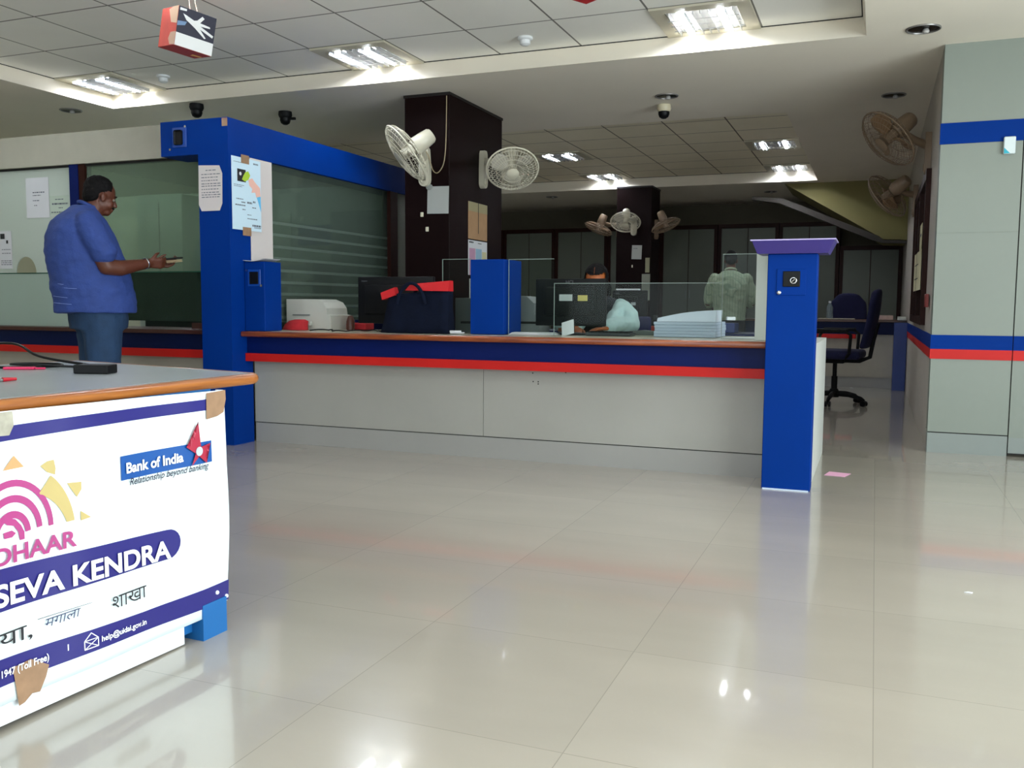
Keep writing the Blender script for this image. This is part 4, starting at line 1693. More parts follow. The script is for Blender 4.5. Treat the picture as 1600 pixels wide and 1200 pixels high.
def office_chair(label, x, y, rot, arms=True):
    r = thing('office_chair', label, 'chair', (0, 0, 0), 'blue office chairs')
    mb = MB()
    mb.lathe([(0, .07), (.045, .07), (.05, .12), (.035, .15), (.028, .15), (.028, .27), (.02, .27), (.02, .40), (0, .40)], Matrix(), 20)
    mb.build('gas_column', BLACKM, r, True)
    for k in range(5):
        t = 2*pi*k/5+.3
        u = Vector((cos(t), sin(t), 0))
        mb = MB()
        mb.tube([u*.03+Vector((0, 0, .105)), u*.15+Vector((0, 0, .10)), u*.27+Vector((0, 0, .075)), u*.30+Vector((0, 0, .055))], [.026, .022, .018, .015], 10)
        lg = mb.build('star_leg', BLACKM, r, True)
        mb = MB()
        s = Vector((-sin(t), cos(t), 0))
        for d in (-.016, .016):
            mb.cyl(u*.30+s*(d-.010)+Vector((0, 0, .028)), u*.30+s*(d+.010)+Vector((0, 0, .028)), .027, n=18)
        mb.cyl(u*.30+Vector((0, 0, .028)), u*.30+Vector((0, 0, .06)), .008, n=8)
        mb.build('caster', BLACK, lg, True)
    mb = MB()
    mb.box(-.09, .09, -.07, .07, .395, .44, .01, 2)
    mb.build('mechanism', BLACKM, r)
    mb = MB()
    mb.tube([Vector((.05, -.07, .41)), Vector((.10, -.2, .40)), Vector((.10, -.24, .395))], .006, 6)
    mb.build('lever', BLACK, r, True)
    mb = MB()
    mb.box(-.25, .25, -.23, .23, .44, .525, .035, 4)
    mb.build('seat', NAVYC, r, True)
    # backrest curved
    mb = MB()
    n = 10
    rows = []
    for i in range(n+1):
        t = i/n
        z = .54+.56*t
        wd = .20+.03*sin(pi*t)-(.06*max(0, t-.8)/.2)
        x = -.25-.09*t-.02*sin(pi*t)
        rows.append((z, x, wd))
    for f_ in range(1):
        G = []
        for z, x, wd in rows:
            row = []
            for j in range(9):
                s = j/4-1
                row.append((x+.03*s*s, s*wd, z-.03*abs(s)**3*(1 if z > 1 else 0)))
            G.append(row)
        fr = [[mb.bm.verts.new(p) for p in row] for row in G]
        bk = [[mb.bm.verts.new((p[0]-.055, p[1]*.94, p[2])) for p in row] for row in G]
        for A_, s in ((fr, 1), (bk, -1)):
            for i in range(n):
                for j in range(8):
                    mb.bm.faces.new((A_[i][j], A_[i][j+1], A_[i+1][j+1], A_[i+1][j]))
        for i in range(n):
            mb.bm.faces.new((fr[i][0], bk[i][0], bk[i+1][0], fr[i+1][0]))
            mb.bm.faces.new((fr[i][8], bk[i][8], bk[i+1][8], fr[i+1][8]))
        for j in range(8):
            mb.bm.faces.new((fr[0][j], fr[0][j+1], bk[0][j+1], bk[0][j]))
            mb.bm.faces.new((fr[n][j], fr[n][j+1], bk[n][j+1], bk[n][j]))
    bmesh.ops.recalc_face_normals(mb.bm, faces=mb.bm.faces)
    bk_ = mb.build('backrest', NAVYC, r, True, auto=False)
    sub = bk_.modifiers.new('soften', 'SUBSURF')
    sub.levels = sub.render_levels = 1
    mb = MB()
    mb.tube([Vector((-.06, 0, .42)), Vector((-.22, 0, .42)), Vector((-.31, 0, .46)), Vector((-.335, 0, .62)), Vector((-.37, 0, .78))], .02, 10)
    mb.build('back_support', BLACKM, r, True)
    if arms:
        for s in (-1, 1):
            mb = MB()
            y_ = .26*s
            mb.tube([Vector((.20, .20*s, .45)), Vector((.22, y_, .50)), Vector((.19, y_+.01*s, .66)), Vector((.14, y_+.01*s, .70)), Vector((-.12, y_+.01*s, .705)), Vector((-.17, y_, .67)), Vector((-.16, y_, .50)), Vector((-.12, .20*s, .45))], .015, 10)
            mb.box(-.14, .16, y_-.02, y_+.03, .705, .725, .006, 2)
            mb.build('armrest', BLACKM, r, True)
    r.location = (x, y, 0)
    r.rotation_euler = (0, 0, rot)
    return r


ch = office_chair('blue and black swivel office chair standing in the right aisle, side on', -.08, 9.15, pi-.12)
dup(ch, (-.29, 12.35, .0), 'blue office chair behind the rear counter, only its backrest visible', radians(-95)+pi)

# papers hung on the side wall
m = frame((RW-.012, 7.28, 1.03), (0, -1, 0), (0, 0, 1))
m = frame((RW-.05, 8.35, 1.06), (.012, -1, 0), (0, 0, 1))
r = notice('hanging_sheet', 'cream sheet with ruled marks hanging on the right window frame', m, .95, .30, M('warm_cream_paper', '#C9C29A', .8), [], .0, 'paper')
mb = MB()
for z in (.09, .2):
    mb.box(.1, .6, z, z+.008, .0025, .003, mat=m)
mb.box(.33, .36, .0, .3, .0025, .003, mat=m)
mb.build('ruled_marks', INKD, r)
m = frame((RW-.042, 7.72, 1.32), (0, -1, 0), (0, 0, 1))
notice('hanging_sheet', 'upper pale sheet pinned above the cream sheet on the right window', m, .35, .23, M('warm_cream_paper', '#C9C29A'), [(.6, .2, .8, .02)], 0, 'paper')
mb = MB()
mb.box(RW-.03, RW-.008, 6.75, 6.9, .93, 1.02, .004, 1)
tag(mb.build('red_switch_box', M('dull_red', '#7E2A26', .5)), 'small dull red box on the right side wall near the corner', 'box')
# small dispenser on the right wall
r = thing('wall_device', 'small white device with a teal corner on the blue stripe of the right wall', 'device', (.72, FY-.02, 1.88))
mb = MB()
mb.box(.688, .752, FY-.03, FY-.0065, 1.865, 1.968, .004, 1)
mb.build('case', M('device_white', '#C9D3D4', .5), r)
mb = MB()
mb.prism([(.690, 1.867), (.724, 1.867), (.690, 1.902)], frame((0, FY-.0305, 0), (1, 0, 0), (0, 0, 1)), 0, .001)
mb.build('teal_corner', M('teal', '#1FA0B4', .5), r)

# ================================================================== FRONT LEFT DESK
ea = radians(-91.5)
e = Vector((-cos(ea)*1, -sin(ea), 0))      # along the front edge, towards the far corner
e = Vector((.026, 1, 0)).normalized()
e = Vector((-.0, 1, 0)) if False else Vector((.022, .9998, 0)).normalized()
A_ = Vector((-1.71, 2.254, 0))
Bp = Vector((-2.67, 2.463, 0))
Cp = Bp+Vector((cos(radians(-101.5)), sin(radians(-101.5)), 0))*2.1
Dp = A_-e*1.9
TZ = .72
poly = [A_, Bp, Cp, Dp]
desk = thing('reception_desk', 'grey-topped desk with a rounded golden wood edge at the front left', 'desk', (-2.1, 1.4, 0))


def inset(poly, d):
    c = sum(poly, Vector())/len(poly)
    out = []
    n = len(poly)
    for i in range(n):
        p0, p1, p2 = poly[i-1], poly[i], poly[(i+1) % n]
        d1 = (p1-p0).normalized()
        d2 = (p2-p1).normalized()
        n1 = Vector((-d1.y, d1.x, 0))
        n2 = Vector((-d2.y, d2.x, 0))
        k = d/(1+n1.dot(n2))
        out.append(p1+(n1+n2)*k)
    return out


sgn = 1
ins = inset(poly, .028)
if (ins[0]-sum(poly, Vector())/4).length > (poly[0]-sum(poly, Vector())/4).length:
    ins = inset(poly, -.028)
    sgn = -1
mb = MB()
mb.prism([(p.x, p.y) for p in ins], Matrix(), TZ-.03, TZ+.0005)
mb.build('desk_top', M('desk_grey_laminate', '#8E9496', .28, var=.05, scale=6), desk)
mb = MB()
mid = inset(poly, .015*sgn)
full = []
for i in range(4):
    p0, p1, p2 = mid[i-1], mid[i], mid[(i+1) % 4]
    for k in range(5):
        t = k/4
        a = p1+(p0-p1).normalized()*.03
        b = p1+(p2-p1).normalized()*.03
        full.append((a*(1-t)**2+p1*2*t*(1-t)+b*t*t)+Vector((0, 0, TZ-.0155)))
mb.tube(full, .0165, 14, True)
mb.build('wood_edge', WOODY, desk, True)
# carcass under the top
XB = -1.735                                     # front panel plane at the far corner
n_out = Vector((e.y, -e.x, 0))


def onp(s, z, d=0.):
    """point on the desk front: s metres from the far corner towards the viewer, z up, d outwards"""
    p = Vector((-1.722, 2.055, 0))-e*s+n_out*d
    return Vector((p.x, p.y, z))


mb = MB()
mb.hexa([onp(.02, .02, 0), onp(1.7, .04, 0), onp(1.7, .04, -.7), onp(.02, .02, -.8), onp(.02, .69, 0), onp(1.7, .69, 0), onp(1.7, .69, -.7), onp(.02, .69, -.8)])
mb.build('carcass', M('desk_blue', '#155E9C', .4), desk)
mb = MB()
mb.hexa([onp(.16, .004, .014), onp(1.7, .03, .014), onp(1.7, .03, .001), onp(.16, .004, .001), onp(.16, .2, .014), onp(1.7, .2, .014), onp(1.7, .2, .001), onp(.16, .2, .001)])
mb.build('front_board', M('desk_white_board', '#DDE4E8', .4), desk)
mb = MB()
mb.hexa([onp(.02, .0, .04), onp(.115, .0, .04), onp(.115, .0, -.05), onp(.02, .0, -.05), onp(.02, .10, .04), onp(.115, .10, .04), onp(.115, .10, -.05), onp(.02, .10, -.05)])
mb.build('foot_block', M('desk_blue', '#155E9C', .4), desk)

# banner: vinyl sheet hung on the desk front, its far edge curling round the corner
BANW = M('banner_vinyl', '#E9F6FA', .32, var=.015, scale=3, coat=.3, bump=.25, bscale=5)
BPUR = M('banner_purple', '#26236F', .3, coat=.3, bump=.3, bscale=5)
ban = thing('cloth_banner', 'white vinyl banner with blue bands and pink arcs hung on the desk front', 'banner', onp(0, .06, .03))
D0 = .030


def bulge(s, z):
    """the sheet stands a little off the desk, with soft folds"""
    return D0+.004*sin(7*s+3*z)+.003*sin(17*s)+.006*math.exp(-s*18)*sin(pi*(z-.07)/.62)


NS, NZ = 40, 20
ST = [-.0]


def zt(s):
    return .687+.012*(s/.72) if s < .9 else .70


def zb(s):
    return .062+(.02 if s < .05 else 0)


mb = MB()
grid = []
for j in range(NZ+1):
    row = []
    # wrapped edge behind the corner
    for k in range(5, 0, -1):
        t = k/5
        z = zb(0)+(zt(0)-zb(0))*j/NZ
        belly = .022*sin(pi*min(1, max(0, (z-.05)/.5)))
        row.append(onp(.004-belly*sin(pi*t*.8), z, bulge(0, z)-.03*t))
    for i in range(NS+1):
        s = 1.6*i/NS
        z = zb(s)+(zt(s)-zb(s))*j/NZ
        row.append(onp(s+.006, z, bulge(s, z)))
    grid.append(row)
vs = [[mb.bm.verts.new(p) for p in row] for row in grid]
for j in range(NZ):
    for i in range(len(vs[0])-1):
        mb.bm.faces.new((vs[j][i], vs[j][i+1], vs[j+1][i+1], vs[j+1][i]))
sheet = mb.build('sheet', BANW, ban, True, auto=False)
sm = sheet.modifiers.new('thickness', 'SOLIDIFY')
sm.thickness = .001


def sz(s, z):
    """measured positions on the sheet brought onto its own slightly turned plane"""
    return .0046+.93856*s+.0267*s*s, .00436-.02568*s+.99526*z+.02798*s*z


def drape(nm, pts, mt, k=.0022, parent=None, closed=True):
    """printed shape following the sheet; pts in (s, z) with s measured towards the viewer"""
    mb = MB()
    v = [mb.bm.verts.new((p[0], p[1], 0)) for p in pts]
    f_ = mb.bm.faces.new(v)
    bmesh.ops.triangulate(mb.bm, faces=[f_])
    for _ in range(6):
        long = [ed for ed in mb.bm.edges if (ed.verts[0].co-ed.verts[1].co).length > .022]
        if not long:
            break
        bmesh.ops.subdivide_edges(mb.bm, edges=long, cuts=1)
        bmesh.ops.triangulate(mb.bm, faces=[q for q in mb.bm.faces if len(q.verts) > 3])
    for q in mb.bm.verts:
        s, z = sz(q.co.x, q.co.y)
        q.co = onp(s, z, bulge(s, z)+k)
    return mb.build(nm, mt, parent or ban, True, auto=False)


def warp_text(nm, s_, size, mt, s0, z0, slope=0., bold=0., sx=1., shear=0., k=.0062, width=None, parent=None):
    """writing on the sheet: left end at s0 (larger s is further left), baseline height z0"""
    c = bpy.data.curves.new(nm, 'FONT')
    c.body = s_
    c.size = size
    c.offset = bold
    c.shear = shear
    t = bpy.data.objects.new(nm, c)
    COL.objects.link(t)
    bpy.context.view_layer.update()
    me = bpy.data.meshes.new_from_object(t.evaluated_get(bpy.context.evaluated_depsgraph_get()))
    COL.objects.unlink(t)
    bpy.data.objects.remove(t)
    me.materials.clear()
    me.materials.append(mt)
    if width and len(me.vertices):
        xs_ = [v.co.x for v in me.vertices]
        sx = width/(max(xs_)-min(xs_))
        x_0 = min(xs_)
    else:
        x_0 = 0
    off = OFF[parent or ban]
    for v in me.vertices:
        x = (v.co.x-x_0)*sx
        s = s0-x
        s, z = sz(s, z0+slope*x+v.co.y)
        v.co = onp(s, z, bulge(s, z)+k)-off
    o = bpy.data.objects.new(nm, me)
    COL.objects.link(o)
    o.parent = parent or ban
    OFF[o] = off
    return o


def band(nm, pts_top, pts_bot, mt, k=.0022):
    return drape(nm, pts_top+pts_bot[::-1], mt, k)


# coordinates below: s = distance from the banner's far edge
band('top_band', [(.075, .667), (.5, .670), (1.5, .668)], [(.075, .637), (.5, .640), (1.5, .634)], BPUR)
drape('lower_band', [(.0, .140), (.10, .142), (.33, .150), (.75, .178), (1.5, .2), (1.5, .14), (.75, .119), (.33, .100), (.10, .088), (.0, .082)], BPUR)
pp = [(1.5, .372), (.74, .371), (.238, .340)]+[(.238-.045*sin(pi*k/10), .3005+.0395*cos(pi*k/10)) for k in range(1, 10)]+[(.238, .262), (.74, .279), (1.5, .28)]
drape('name_band', pp, BPUR)
WPR = M('print_white', '#F4F7F8', .4, coat=.2)
PINK = M('print_pink', '#A53A78', .4, coat=.2, var=.06)
YEL = M('print_yellow', '#B8A56A', .4, var=.04)
ORG = M('print_orange', '#C99766', .4)
warp_text('name_text', 'SEVA KENDRA', .066, WPR, .752, .2925, -.050, .0019, width=.520)
warp_text('name_text', 'AADHAAR', .066, WPR, 1.13, .300, -.03, .0028, width=.345)
warp_text('logo_text', 'AADHAAR', .052, PINK, .838, .3815, -.026, .0014, width=.304)
# arcs of the emblem
c0, cz0 = .700, .432


def arc(nm, R0, R1, t0, t1, mt, sq=1.13, thin=0.):
    n = 26
    mb = MB()
    rows = []
    for k in range(n+1):
        t = t0+(t1-t0)*k/n
        q = thin*(1-k/n)
        ro, ri = R1*(1-q)+R0*q, R0*(1-q*.35)
        row = []
        for rr in (ri, ro):
            a_, b_ = sz(c0-rr*sin(t), cz0+rr*cos(t)*sq)
            row.append(mb.bm.verts.new(onp(a_, b_, bulge(a_, b_)+.0026)))
        rows.append(row)
    for p_, q_ in zip(rows, rows[1:]):
        mb.bm.faces.new((p_[0], p_[1], q_[1], q_[0]))
    return mb.build(nm, mt, ban, True, auto=False)


for R0, R1 in ((.095, .108), (.065, .079), (.035, .049)):
    arc('emblem_arc', R0, R1, -1.5, 1.55 if R1 > .1 else 1.5, PINK)
drape('emblem_arc', [(.722, .470), (.705, .474), (.690, .468), (.676, .452), (.668, .436), (.668, .420), (.680, .420), (.684, .440), (.695, .455), (.712, .460)], PINK, .0026)
drape('emblem_arc', [(.722, .445), (.70, .446), (.69, .438), (.70, .431), (.72, .432)], PINK, .0026)
arc('emblem_sun', .143, .165, .80, 1.57, YEL, thin=.9)
for pts in ([(.718, .577), (.689, .605), (.664, .577)],):
    drape('emblem_ray', pts, ORG, .0026)
for pts in ([(.622, .571), (.604, .579), (.586, .580), (.582, .560), (.584, .546), (.605, .555)], [(.553, .521), (.513, .517), (.513, .500), (.527, .484), (.540, .502)], [(.518, .450), (.488, .429), (.518, .427)]):
    drape('emblem_ray', pts, YEL, .0026)
# bank name block
LOGO = M('print_blue', '#0D4C94', .35, coat=.3)
drape('name_block', [(.389, .556), (.066, .552), (.066, .493), (.389, .496)], LOGO, .0026)
warp_text('bank_text', 'Bank of India', .036, WPR, .374, .5125, -.010, .0010, .99, width=.196)
RDS = M('print_star_red', '#A01C38', .4)
cx, cz_ = .122, .540
st = []
for k in range(5):
    t = 2*pi*k/5
    R_ = .080 if k == 0 else .048
    st.append((cx-R_*sin(t), cz_-.008+R_*cos(t)))
    t2 = t+pi/5
    st.append((cx-.0135*sin(t2), cz_-.01+.0135*cos(t2)))
drape('star', st, RDS, .0085)
mb = MB()
_s, _z = sz(cx, cz_-.01)
ctr_ = onp(_s, _z, bulge(_s, _z)+.0095)
mb.cyl(ctr_-n_out*.0005, ctr_+n_out*.0005, .0125, n=20)
mb.build('star_disc', M('print_silver', '#CDD6E2', .3, .3), ban)
BINK = M('print_navy', '#0E1430', .6)
warp_text('slogan_text', 'Relationship beyond banking', .024, BINK, .365, .481, -.012, .0003, .8, .35, width=.282)
warp_text('branch_text', 'शाखा', .048, M('print_black', '#15161C', .5), .437, .190, -.02, .0, width=.115)
warp_text('branch_text', 'या,', .048, M('print_black', '#15161C', .5), .745, .203, -.02, .0, width=.085)
mb_pts = [(.643, .2335), (.495, .2265), (.495, .2255), (.643, .2320)]
drape('hand_line', mb_pts, M('print_black', '#15161C'), .003)
warp_text('handwriting', 'मगाला', .030, M('pen_ink', '#2E3858', .7), .625, .2085, -.02, 0, 1, .2, width=.095)
warp_text('mail_text', 'help@uidai.gov.in', .0195, WPR, .474, .1245, -.045, .0003, width=.148)
warp_text('phone_text', '1947 (Toll Free)', .022, WPR, .742, .1385, -.04, .0004, width=.122)
drape('separator', [(.568, .150), (.565, .150), (.565, .135), (.568, .135)], WPR, .0032)
ev = [(.522, .120), (.522, .140), (.502, .155), (.482, .138), (.482, .118)]
mb = MB()
ev = [sz(*q) for q in ev]
for i in range(5):
    a, b = ev[i], ev[(i+1) % 5]
    mb.tube([onp(a[0], a[1], bulge(*a)+.0035), onp(b[0], b[1], bulge(*b)+.0035)], .0012, 5)
for a, b in ((ev[1], ev[4]), (ev[3], ev[0]), (ev[1], ev[3])):
    mb.tube([onp(a[0], a[1], bulge(*a)+.0035), onp(b[0], b[1], bulge(*b)+.0035)], .001, 5)
mb.build('envelope_mark', WPR, ban)
for s, z in ((.055, .118), (.012, .095)):
    mb = MB()
    s, z = sz(s, z)
    c_ = onp(s, z, bulge(s, z)+.003)
    mb.ball(c_, .006, 12)
    mb.build('eyelet', WPR, ban, True)
# brown tape holding it
drape('tape_patch', [(.0, .686), (.082, .684), (.085, .612), (.04, .616), (.012, .625), (.0, .66)], TAPE, .0045)
drape('tape_patch', [(.69, .700), (.80, .700), (.80, .655), (.70, .650), (.688, .67)], M('shiny_tape', '#A9A596', .2, var=.15, scale=40, coat=.5), .0045)
drape('tape_patch', [(.712, .150), (.665, .152), (.619, .122), (.628, .098), (.645, .070), (.665, .074), (.685, .062), (.700, .060), (.705, .10)], TAPE, .0045)

# things on the desk
r = thing('power_adapter', 'black power adapter block on the grey desk top', 'adapter', (-2.16, 2.06, TZ+.001))
m = Matrix.Translation((-2.13, 2.02, TZ+.001)) @ Matrix.Rotation(radians(18), 4, 'Z')
mb = MB()
mb.box(-.052, .052, -.03, .03, 0, .026, .003, 2, m)
mb.build('body', BLACK, r)
mb = MB()
mb.tube([Vector((-2.20, 2.04, TZ+.014)), Vector((-2.24, 2.08, TZ+.02)), Vector((-2.28, 2.10, TZ+.006))], .004, 8)
mb.build('lead', BLACK, r, True)


def smooth_path(q, it=3, sub=5):
    q = [Vector(p) for p in q]
    pts = []
    for i in range(len(q)-1):
        for s in range(sub):
            pts.append(q[i].lerp(q[i+1], s/sub))
    pts.append(q[-1])
    for _ in range(it*2):
        pts = [pts[0]]+[(pts[i-1]+2*pts[i]+pts[i+1])/4 for i in range(1, len(pts)-1)]+[pts[-1]]
    return pts


mb = MB()
mb.tube(smooth_path([(-3.0, 2.25, TZ+.05), (-2.75, 2.28, TZ+.075), (-2.62, 2.22, TZ+.03), (-2.45, 2.19, TZ+.018), (-2.30, 2.19, TZ+.006)]), .0045, 8)
tag(mb.build('arched_cable', BLACK, smooth=True), 'black cord arching down onto the desk behind the loop', 'cable')
mb = MB()
mb.tube(smooth_path([(-2.62, 1.96, TZ+.006), (-2.5, 2.02, TZ+.006), (-2.38, 2.14, TZ+.006), (-2.50, 2.23, TZ+.006), (-2.62, 2.18, TZ+.006), (-2.58, 2.08, TZ+.01), (-2.42, 2.09, TZ+.012), (-2.31, 2.14, TZ+.006)]), .004, 8)
tag(mb.build('looped_cable', BLACK, smooth=True), 'looped black cord lying flat on the desk left of the adapter', 'cable')
mb = MB()
m = Matrix.Translation((-2.45, 2.03, TZ+.001)) @ Matrix.Rotation(radians(30), 4, 'Z')
mb.box(-.045, .045, -.012, .012, 0, .008, .003, 2, m)
mb.box(.046, .075, -.005, .006, 0, .006, .002, 1, m)
tag(mb.build('pink_clip', M('hot_pink_plastic', '#D0265A', .4)), 'pink plastic clip beside the cord loop on the desk', 'clip')
r = thing('red_tipped_cable', 'pale lead with a red tip near the desk front edge at far left', 'cable', (-2.1, 1.72, TZ+.001))
mb = MB()
mb.tube(smooth_path([(-2.10, 1.50, TZ+.005), (-2.12, 1.62, TZ+.005), (-2.115, 1.70, TZ+.005)]), .004, 8)
mb.build('lead', GREYP, r, True)
mb = MB()
mb.tube([(-2.115, 1.70, TZ+.006), (-2.108, 1.735, TZ+.006)], [.006, .004], 8)
mb.build('tip', M('hot_red_plastic', '#B01226', .4), r, True)

# floor litter
mb = MB()
m = Matrix.Translation((-.163, 5.30, .0008)) @ Matrix.Rotation(.15, 4, 'Z')
mb.prism([(-.075, -.05), (.03, -.075), (.075, .03), (-.035, .07)], m, 0, .0012)
tag(mb.build('pink_slip', M('pink_paper', '#E3A6C6', .7)), 'small pink slip of paper on the floor right of the blue pillar', 'paper')
mb = MB()
mb.prism([(-.012, -.004), (0, .006), (.014, .003), (.01, -.006)], Matrix.Translation((.316, 3.24, .0008)), 0, .003)
tag(mb.build('paper_scrap', PAPER), 'tiny white scrap on the floor at the right', 'paper')

# ================================================================== PEOPLE
SKIN = M('brown_skin', '#542A18', .5, var=.08, scale=14)
SKIN2 = M('warm_skin', '#98501F', .5, var=.06, scale=14)
HAIR = M('black_hair', '#090707', .75, bump=.15, bscale=180, spec=.15)
SHIRT = M('blue_shirt_cloth', '#243C7C', .8, var=.10, scale=14, bump=.5, bscale=90)
DENIM = M('blue_denim', '#163352', .85, var=.14, scale=10, bump=.4, bscale=120)
EYEW = M('eye_white', '#6E655C', .7, spec=.1)


def hand(mb, wrist, dirv, palm_n, size=1., curl=.5, right=True):
    """palm and five separate bent fingers; dirv points to the fingertips, palm_n out of the palm"""
    d = Vector(dirv).normalized()
    n = Vector(palm_n)
    n = (n-d*n.dot(d)).normalized()
    s = d.cross(n)
    if not right:
        s = -s
    w0 = Vector(wrist)
    k = size
    for t in (-.026, -.009, .009, .026):
        limb(mb, [w0+d*.01*k+s*t*.7*k, w0+d*.085*k+s*t*k], [.014*k, .012*k])
    for i, (t, L) in enumerate(((-.028, .072), (-.0095, .082), (.0095, .077), (.027, .060))):
        b = w0+d*.085*k+s*t*k
        c = curl
        p1 = b+(d*cos(c*.5)+n*sin(c*.5))*L*.45*k
        p2 = p1+(d*cos(c*1.3)+n*sin(c*1.3))*L*.32*k
        p3 = p2+(d*cos(c*1.9)+n*sin(c*1.9))*L*.25*k
        limb(mb, [b, p1, p2, p3], [.0095*k, .0085*k, .0078*k, .0065*k])
    b = w0+d*.025*k-s*.028*k
    p1 = b+(d*.65-s*.6+n*.35).normalized()*.042*k
    p2 = p1+(d*.85-s*.15+n*.5).normalized()*.03*k
    limb(mb, [b, p1, p2], [.013*k, .0105*k, .008*k])


def head_shapes(mb, c, f, sc=1.):
    """skull, jaw, nose, ears, lips; f = facing direction, mostly horizontal"""
    f = Vector(f).normalized()
    l = Vector((0, 0, 1)).cross(f).normalized()
    u = f.cross(l)
    R = Matrix((f, l, u)).transposed().to_4x4()
    c = Vector(c)

    def P(a, b, z):
        return c+(f*a+l*b+u*z)*sc
    mb.ball(P(-.012, 0, .03), .001*sc*1000, 24, (.092, .073, .083), R)
    mb.ball(P(.012, 0, -.03), sc, 20, (.066, .058, .078), R)
    mb.ball(P(.045, 0, -.082), sc, 16, (.036, .036, .026), R)
    for s in (-1, 1):
        mb.ball(P(.045, .035*s, -.035), sc, 12, (.03, .026, .035), R)
        mb.ball(P(-.005, .074*s, -.012), sc, 12, (.018, .008, .030), R)
        mb.ball(P(-.012, .078*s, -.004), sc, 10, (.014, .008, .020), R)
    mb.cyl(P(.072, 0, .012), P(.098, 0, -.028), .009*sc, .013*sc, 10)
    mb.ball(P(.094, 0, -.030), sc, 12, (.016, .016, .011), R)
    mb.ball(P(.078, 0, -.058), sc, 12, (.014, .026, .007), R)
    mb.ball(P(.076, 0, -.068), sc, 12, (.013, .023, .007), R)
    mb.ball(P(.066, 0, .022), sc, 12, (.022, .05, .010), R)
    return P, R


# --- customer in blue, standing at the cash counter -------------------------------
man = thing('person', 'man in a blue short-sleeved shirt and jeans at the cash counter holding banknotes', 'person', (0, 0, 0))
mb = MB()
hc = (.068, 0, 1.590)
hf = Vector((1, .08, -.28))
P, R = head_shapes(mb, hc, hf, 1.)
limb(mb, [(-.03, 0, 1.40), (.0, 0, 1.47), (.035, 0, 1.54)], [.075, .066, .062])
trunk(mb, [(.80, .02, 0, .13, .16), (.95, .03, 0, .15, .17), (1.1, .0, 0, .17, .17), (1.3, -.05, 0, .15, .18), (1.42, -.06, 0, .11, .16), (1.46, -.04, 0, .06, .08)])
# arms: near (right) arm and far (left) arm
limb(mb, [(-.045, -.20, 1.40), (-.015, -.245, 1.27), (.035, -.245, 1.145)], [.062, .056, .050])
limb(mb, [(.035, -.245, 1.145), (.12, -.22, 1.14), (.24, -.165, 1.165), (.31, -.13, 1.18)], [.050, .049, .036, .027])
limb(mb, [(-.045, .20, 1.40), (.03, .24, 1.25), (.10, .22, 1.12)], [.06, .052, .048])
limb(mb, [(.10, .22, 1.12), (.26, .12, 1.16), (.38, .04, 1.185)], [.046, .036, .027])
hand(mb, (.31, -.13, 1.18), (1, .25, .02), (.1, .9, .3), 1., .75, False)
hand(mb, (.385, .035, 1.185), (1, -.15, .0), (.1, -.6, .7), 1., .7, True)
# legs and feet
for s in (-1, 1):
    limb(mb, [(.03, .09*s, .86), (.035, .10*s, .47), (.02, .11*s, .09)], [.09, .062, .042])
    limb(mb, [(.0, .11*s, .045), (.10, .125*s, .035), (.17, .13*s, .03)], [.04, .038, .028])
body = blob('body', mb, SKIN, man, .006, 4)
# hair
mb = MB()
f_ = hf.normalized()
mb.ball(P(-.022, 0, .045), 1, 24, (.094, .080, .084), R)
mb.ball(P(-.060, 0, -.005), 1, 20, (.050, .070, .062), R)
hair = blob('hair', mb, HAIR, man, .006, 2, .004, 60)
# cut the hair away from the face
bm = bmesh.new()
bm.from_mesh(hair.data)
fv = [v for v in bm.verts if ((v.co-P(.040, 0, .052)).dot(f_) > 0) or ((v.co-P(.0, 0, .01)).dot(f_) > 0 and (v.co-P(0, 0, .028)).z < 0)]
bmesh.ops.delete(bm, geom=fv, context='VERTS')
bm.to_mesh(hair.data)
bm.free()
for s in (-1, 1):
    mb = MB()
    mb.ball(P(.068, .030*s, .0), .0105, 12)
    ey = mb.build('eye', EYEW, man, True)
    mb = MB()
    mb.ball(P(.0750, .030*s, .0), .0062, 10)
    mb.build('iris', BLACK, ey, True)
    mb = MB()
    mb.tube([P(.080, .014*s, .020), P(.082, .030*s, .026), P(.068, .048*s, .020)], .004, 6)
    mb.build('eyebrow', HAIR, man, True)
mb = MB()
mb.tube([P(.078, -.026, -.050), P(.092, 0, -.046), P(.078, .026, -.050)], .0055, 8)
mb.build('moustache', HAIR, man, True)
# shirt
mb = MB()
trunk(mb, [(.862, .018, 0, .242, .225), (.93, .016, 0, .245, .23), (1.02, .0, 0, .243, .235), (1.10, -.012, 0, .238, .235), (1.18, -.03, 0, .235, .235), (1.25, -.045, 0, .222, .232), (1.32, -.055, 0, .205, .23), (1.38, -.062, 0, .185, .228), (1.43, -.062, 0, .160, .215), (1.47, -.055, 0, .125, .175), (1.505, -.042, 0, .088, .11), (1.53, -.03, 0, .070, .080)])
for s in (-1, 1):
    limb(mb, [(-.05, .185*s, 1.405), (-.02, .235*s, 1.31), (.02 if s < 0 else .04, .25*s, 1.235)], [.083, .080, .080])
shirt = blob('shirt', mb, SHIRT, man, .008, 5, .007, 9, (1, 1, 1.6))
mb = MB()
ring = []
for i in range(20):
    t = 2*pi*i/20
    ring.append(Vector((-.018++.012+.056*cos(t), .060*sin(t), 1.522-.030*cos(t))))
mb.tube(ring, .012, 8, True)
mb.build('collar', SHIRT, man, True)
mb = MB()
ring = [Vector((-.018++.012+.052*cos(2*pi*i/20), .056*sin(2*pi*i/20), 1.533-.028*cos(2*pi*i/20))) for i in range(20)]
mb.tube(ring, .005, 6, True)
mb.build('collar_lining', M('navy_lining', '#141B38', .8), man, True)
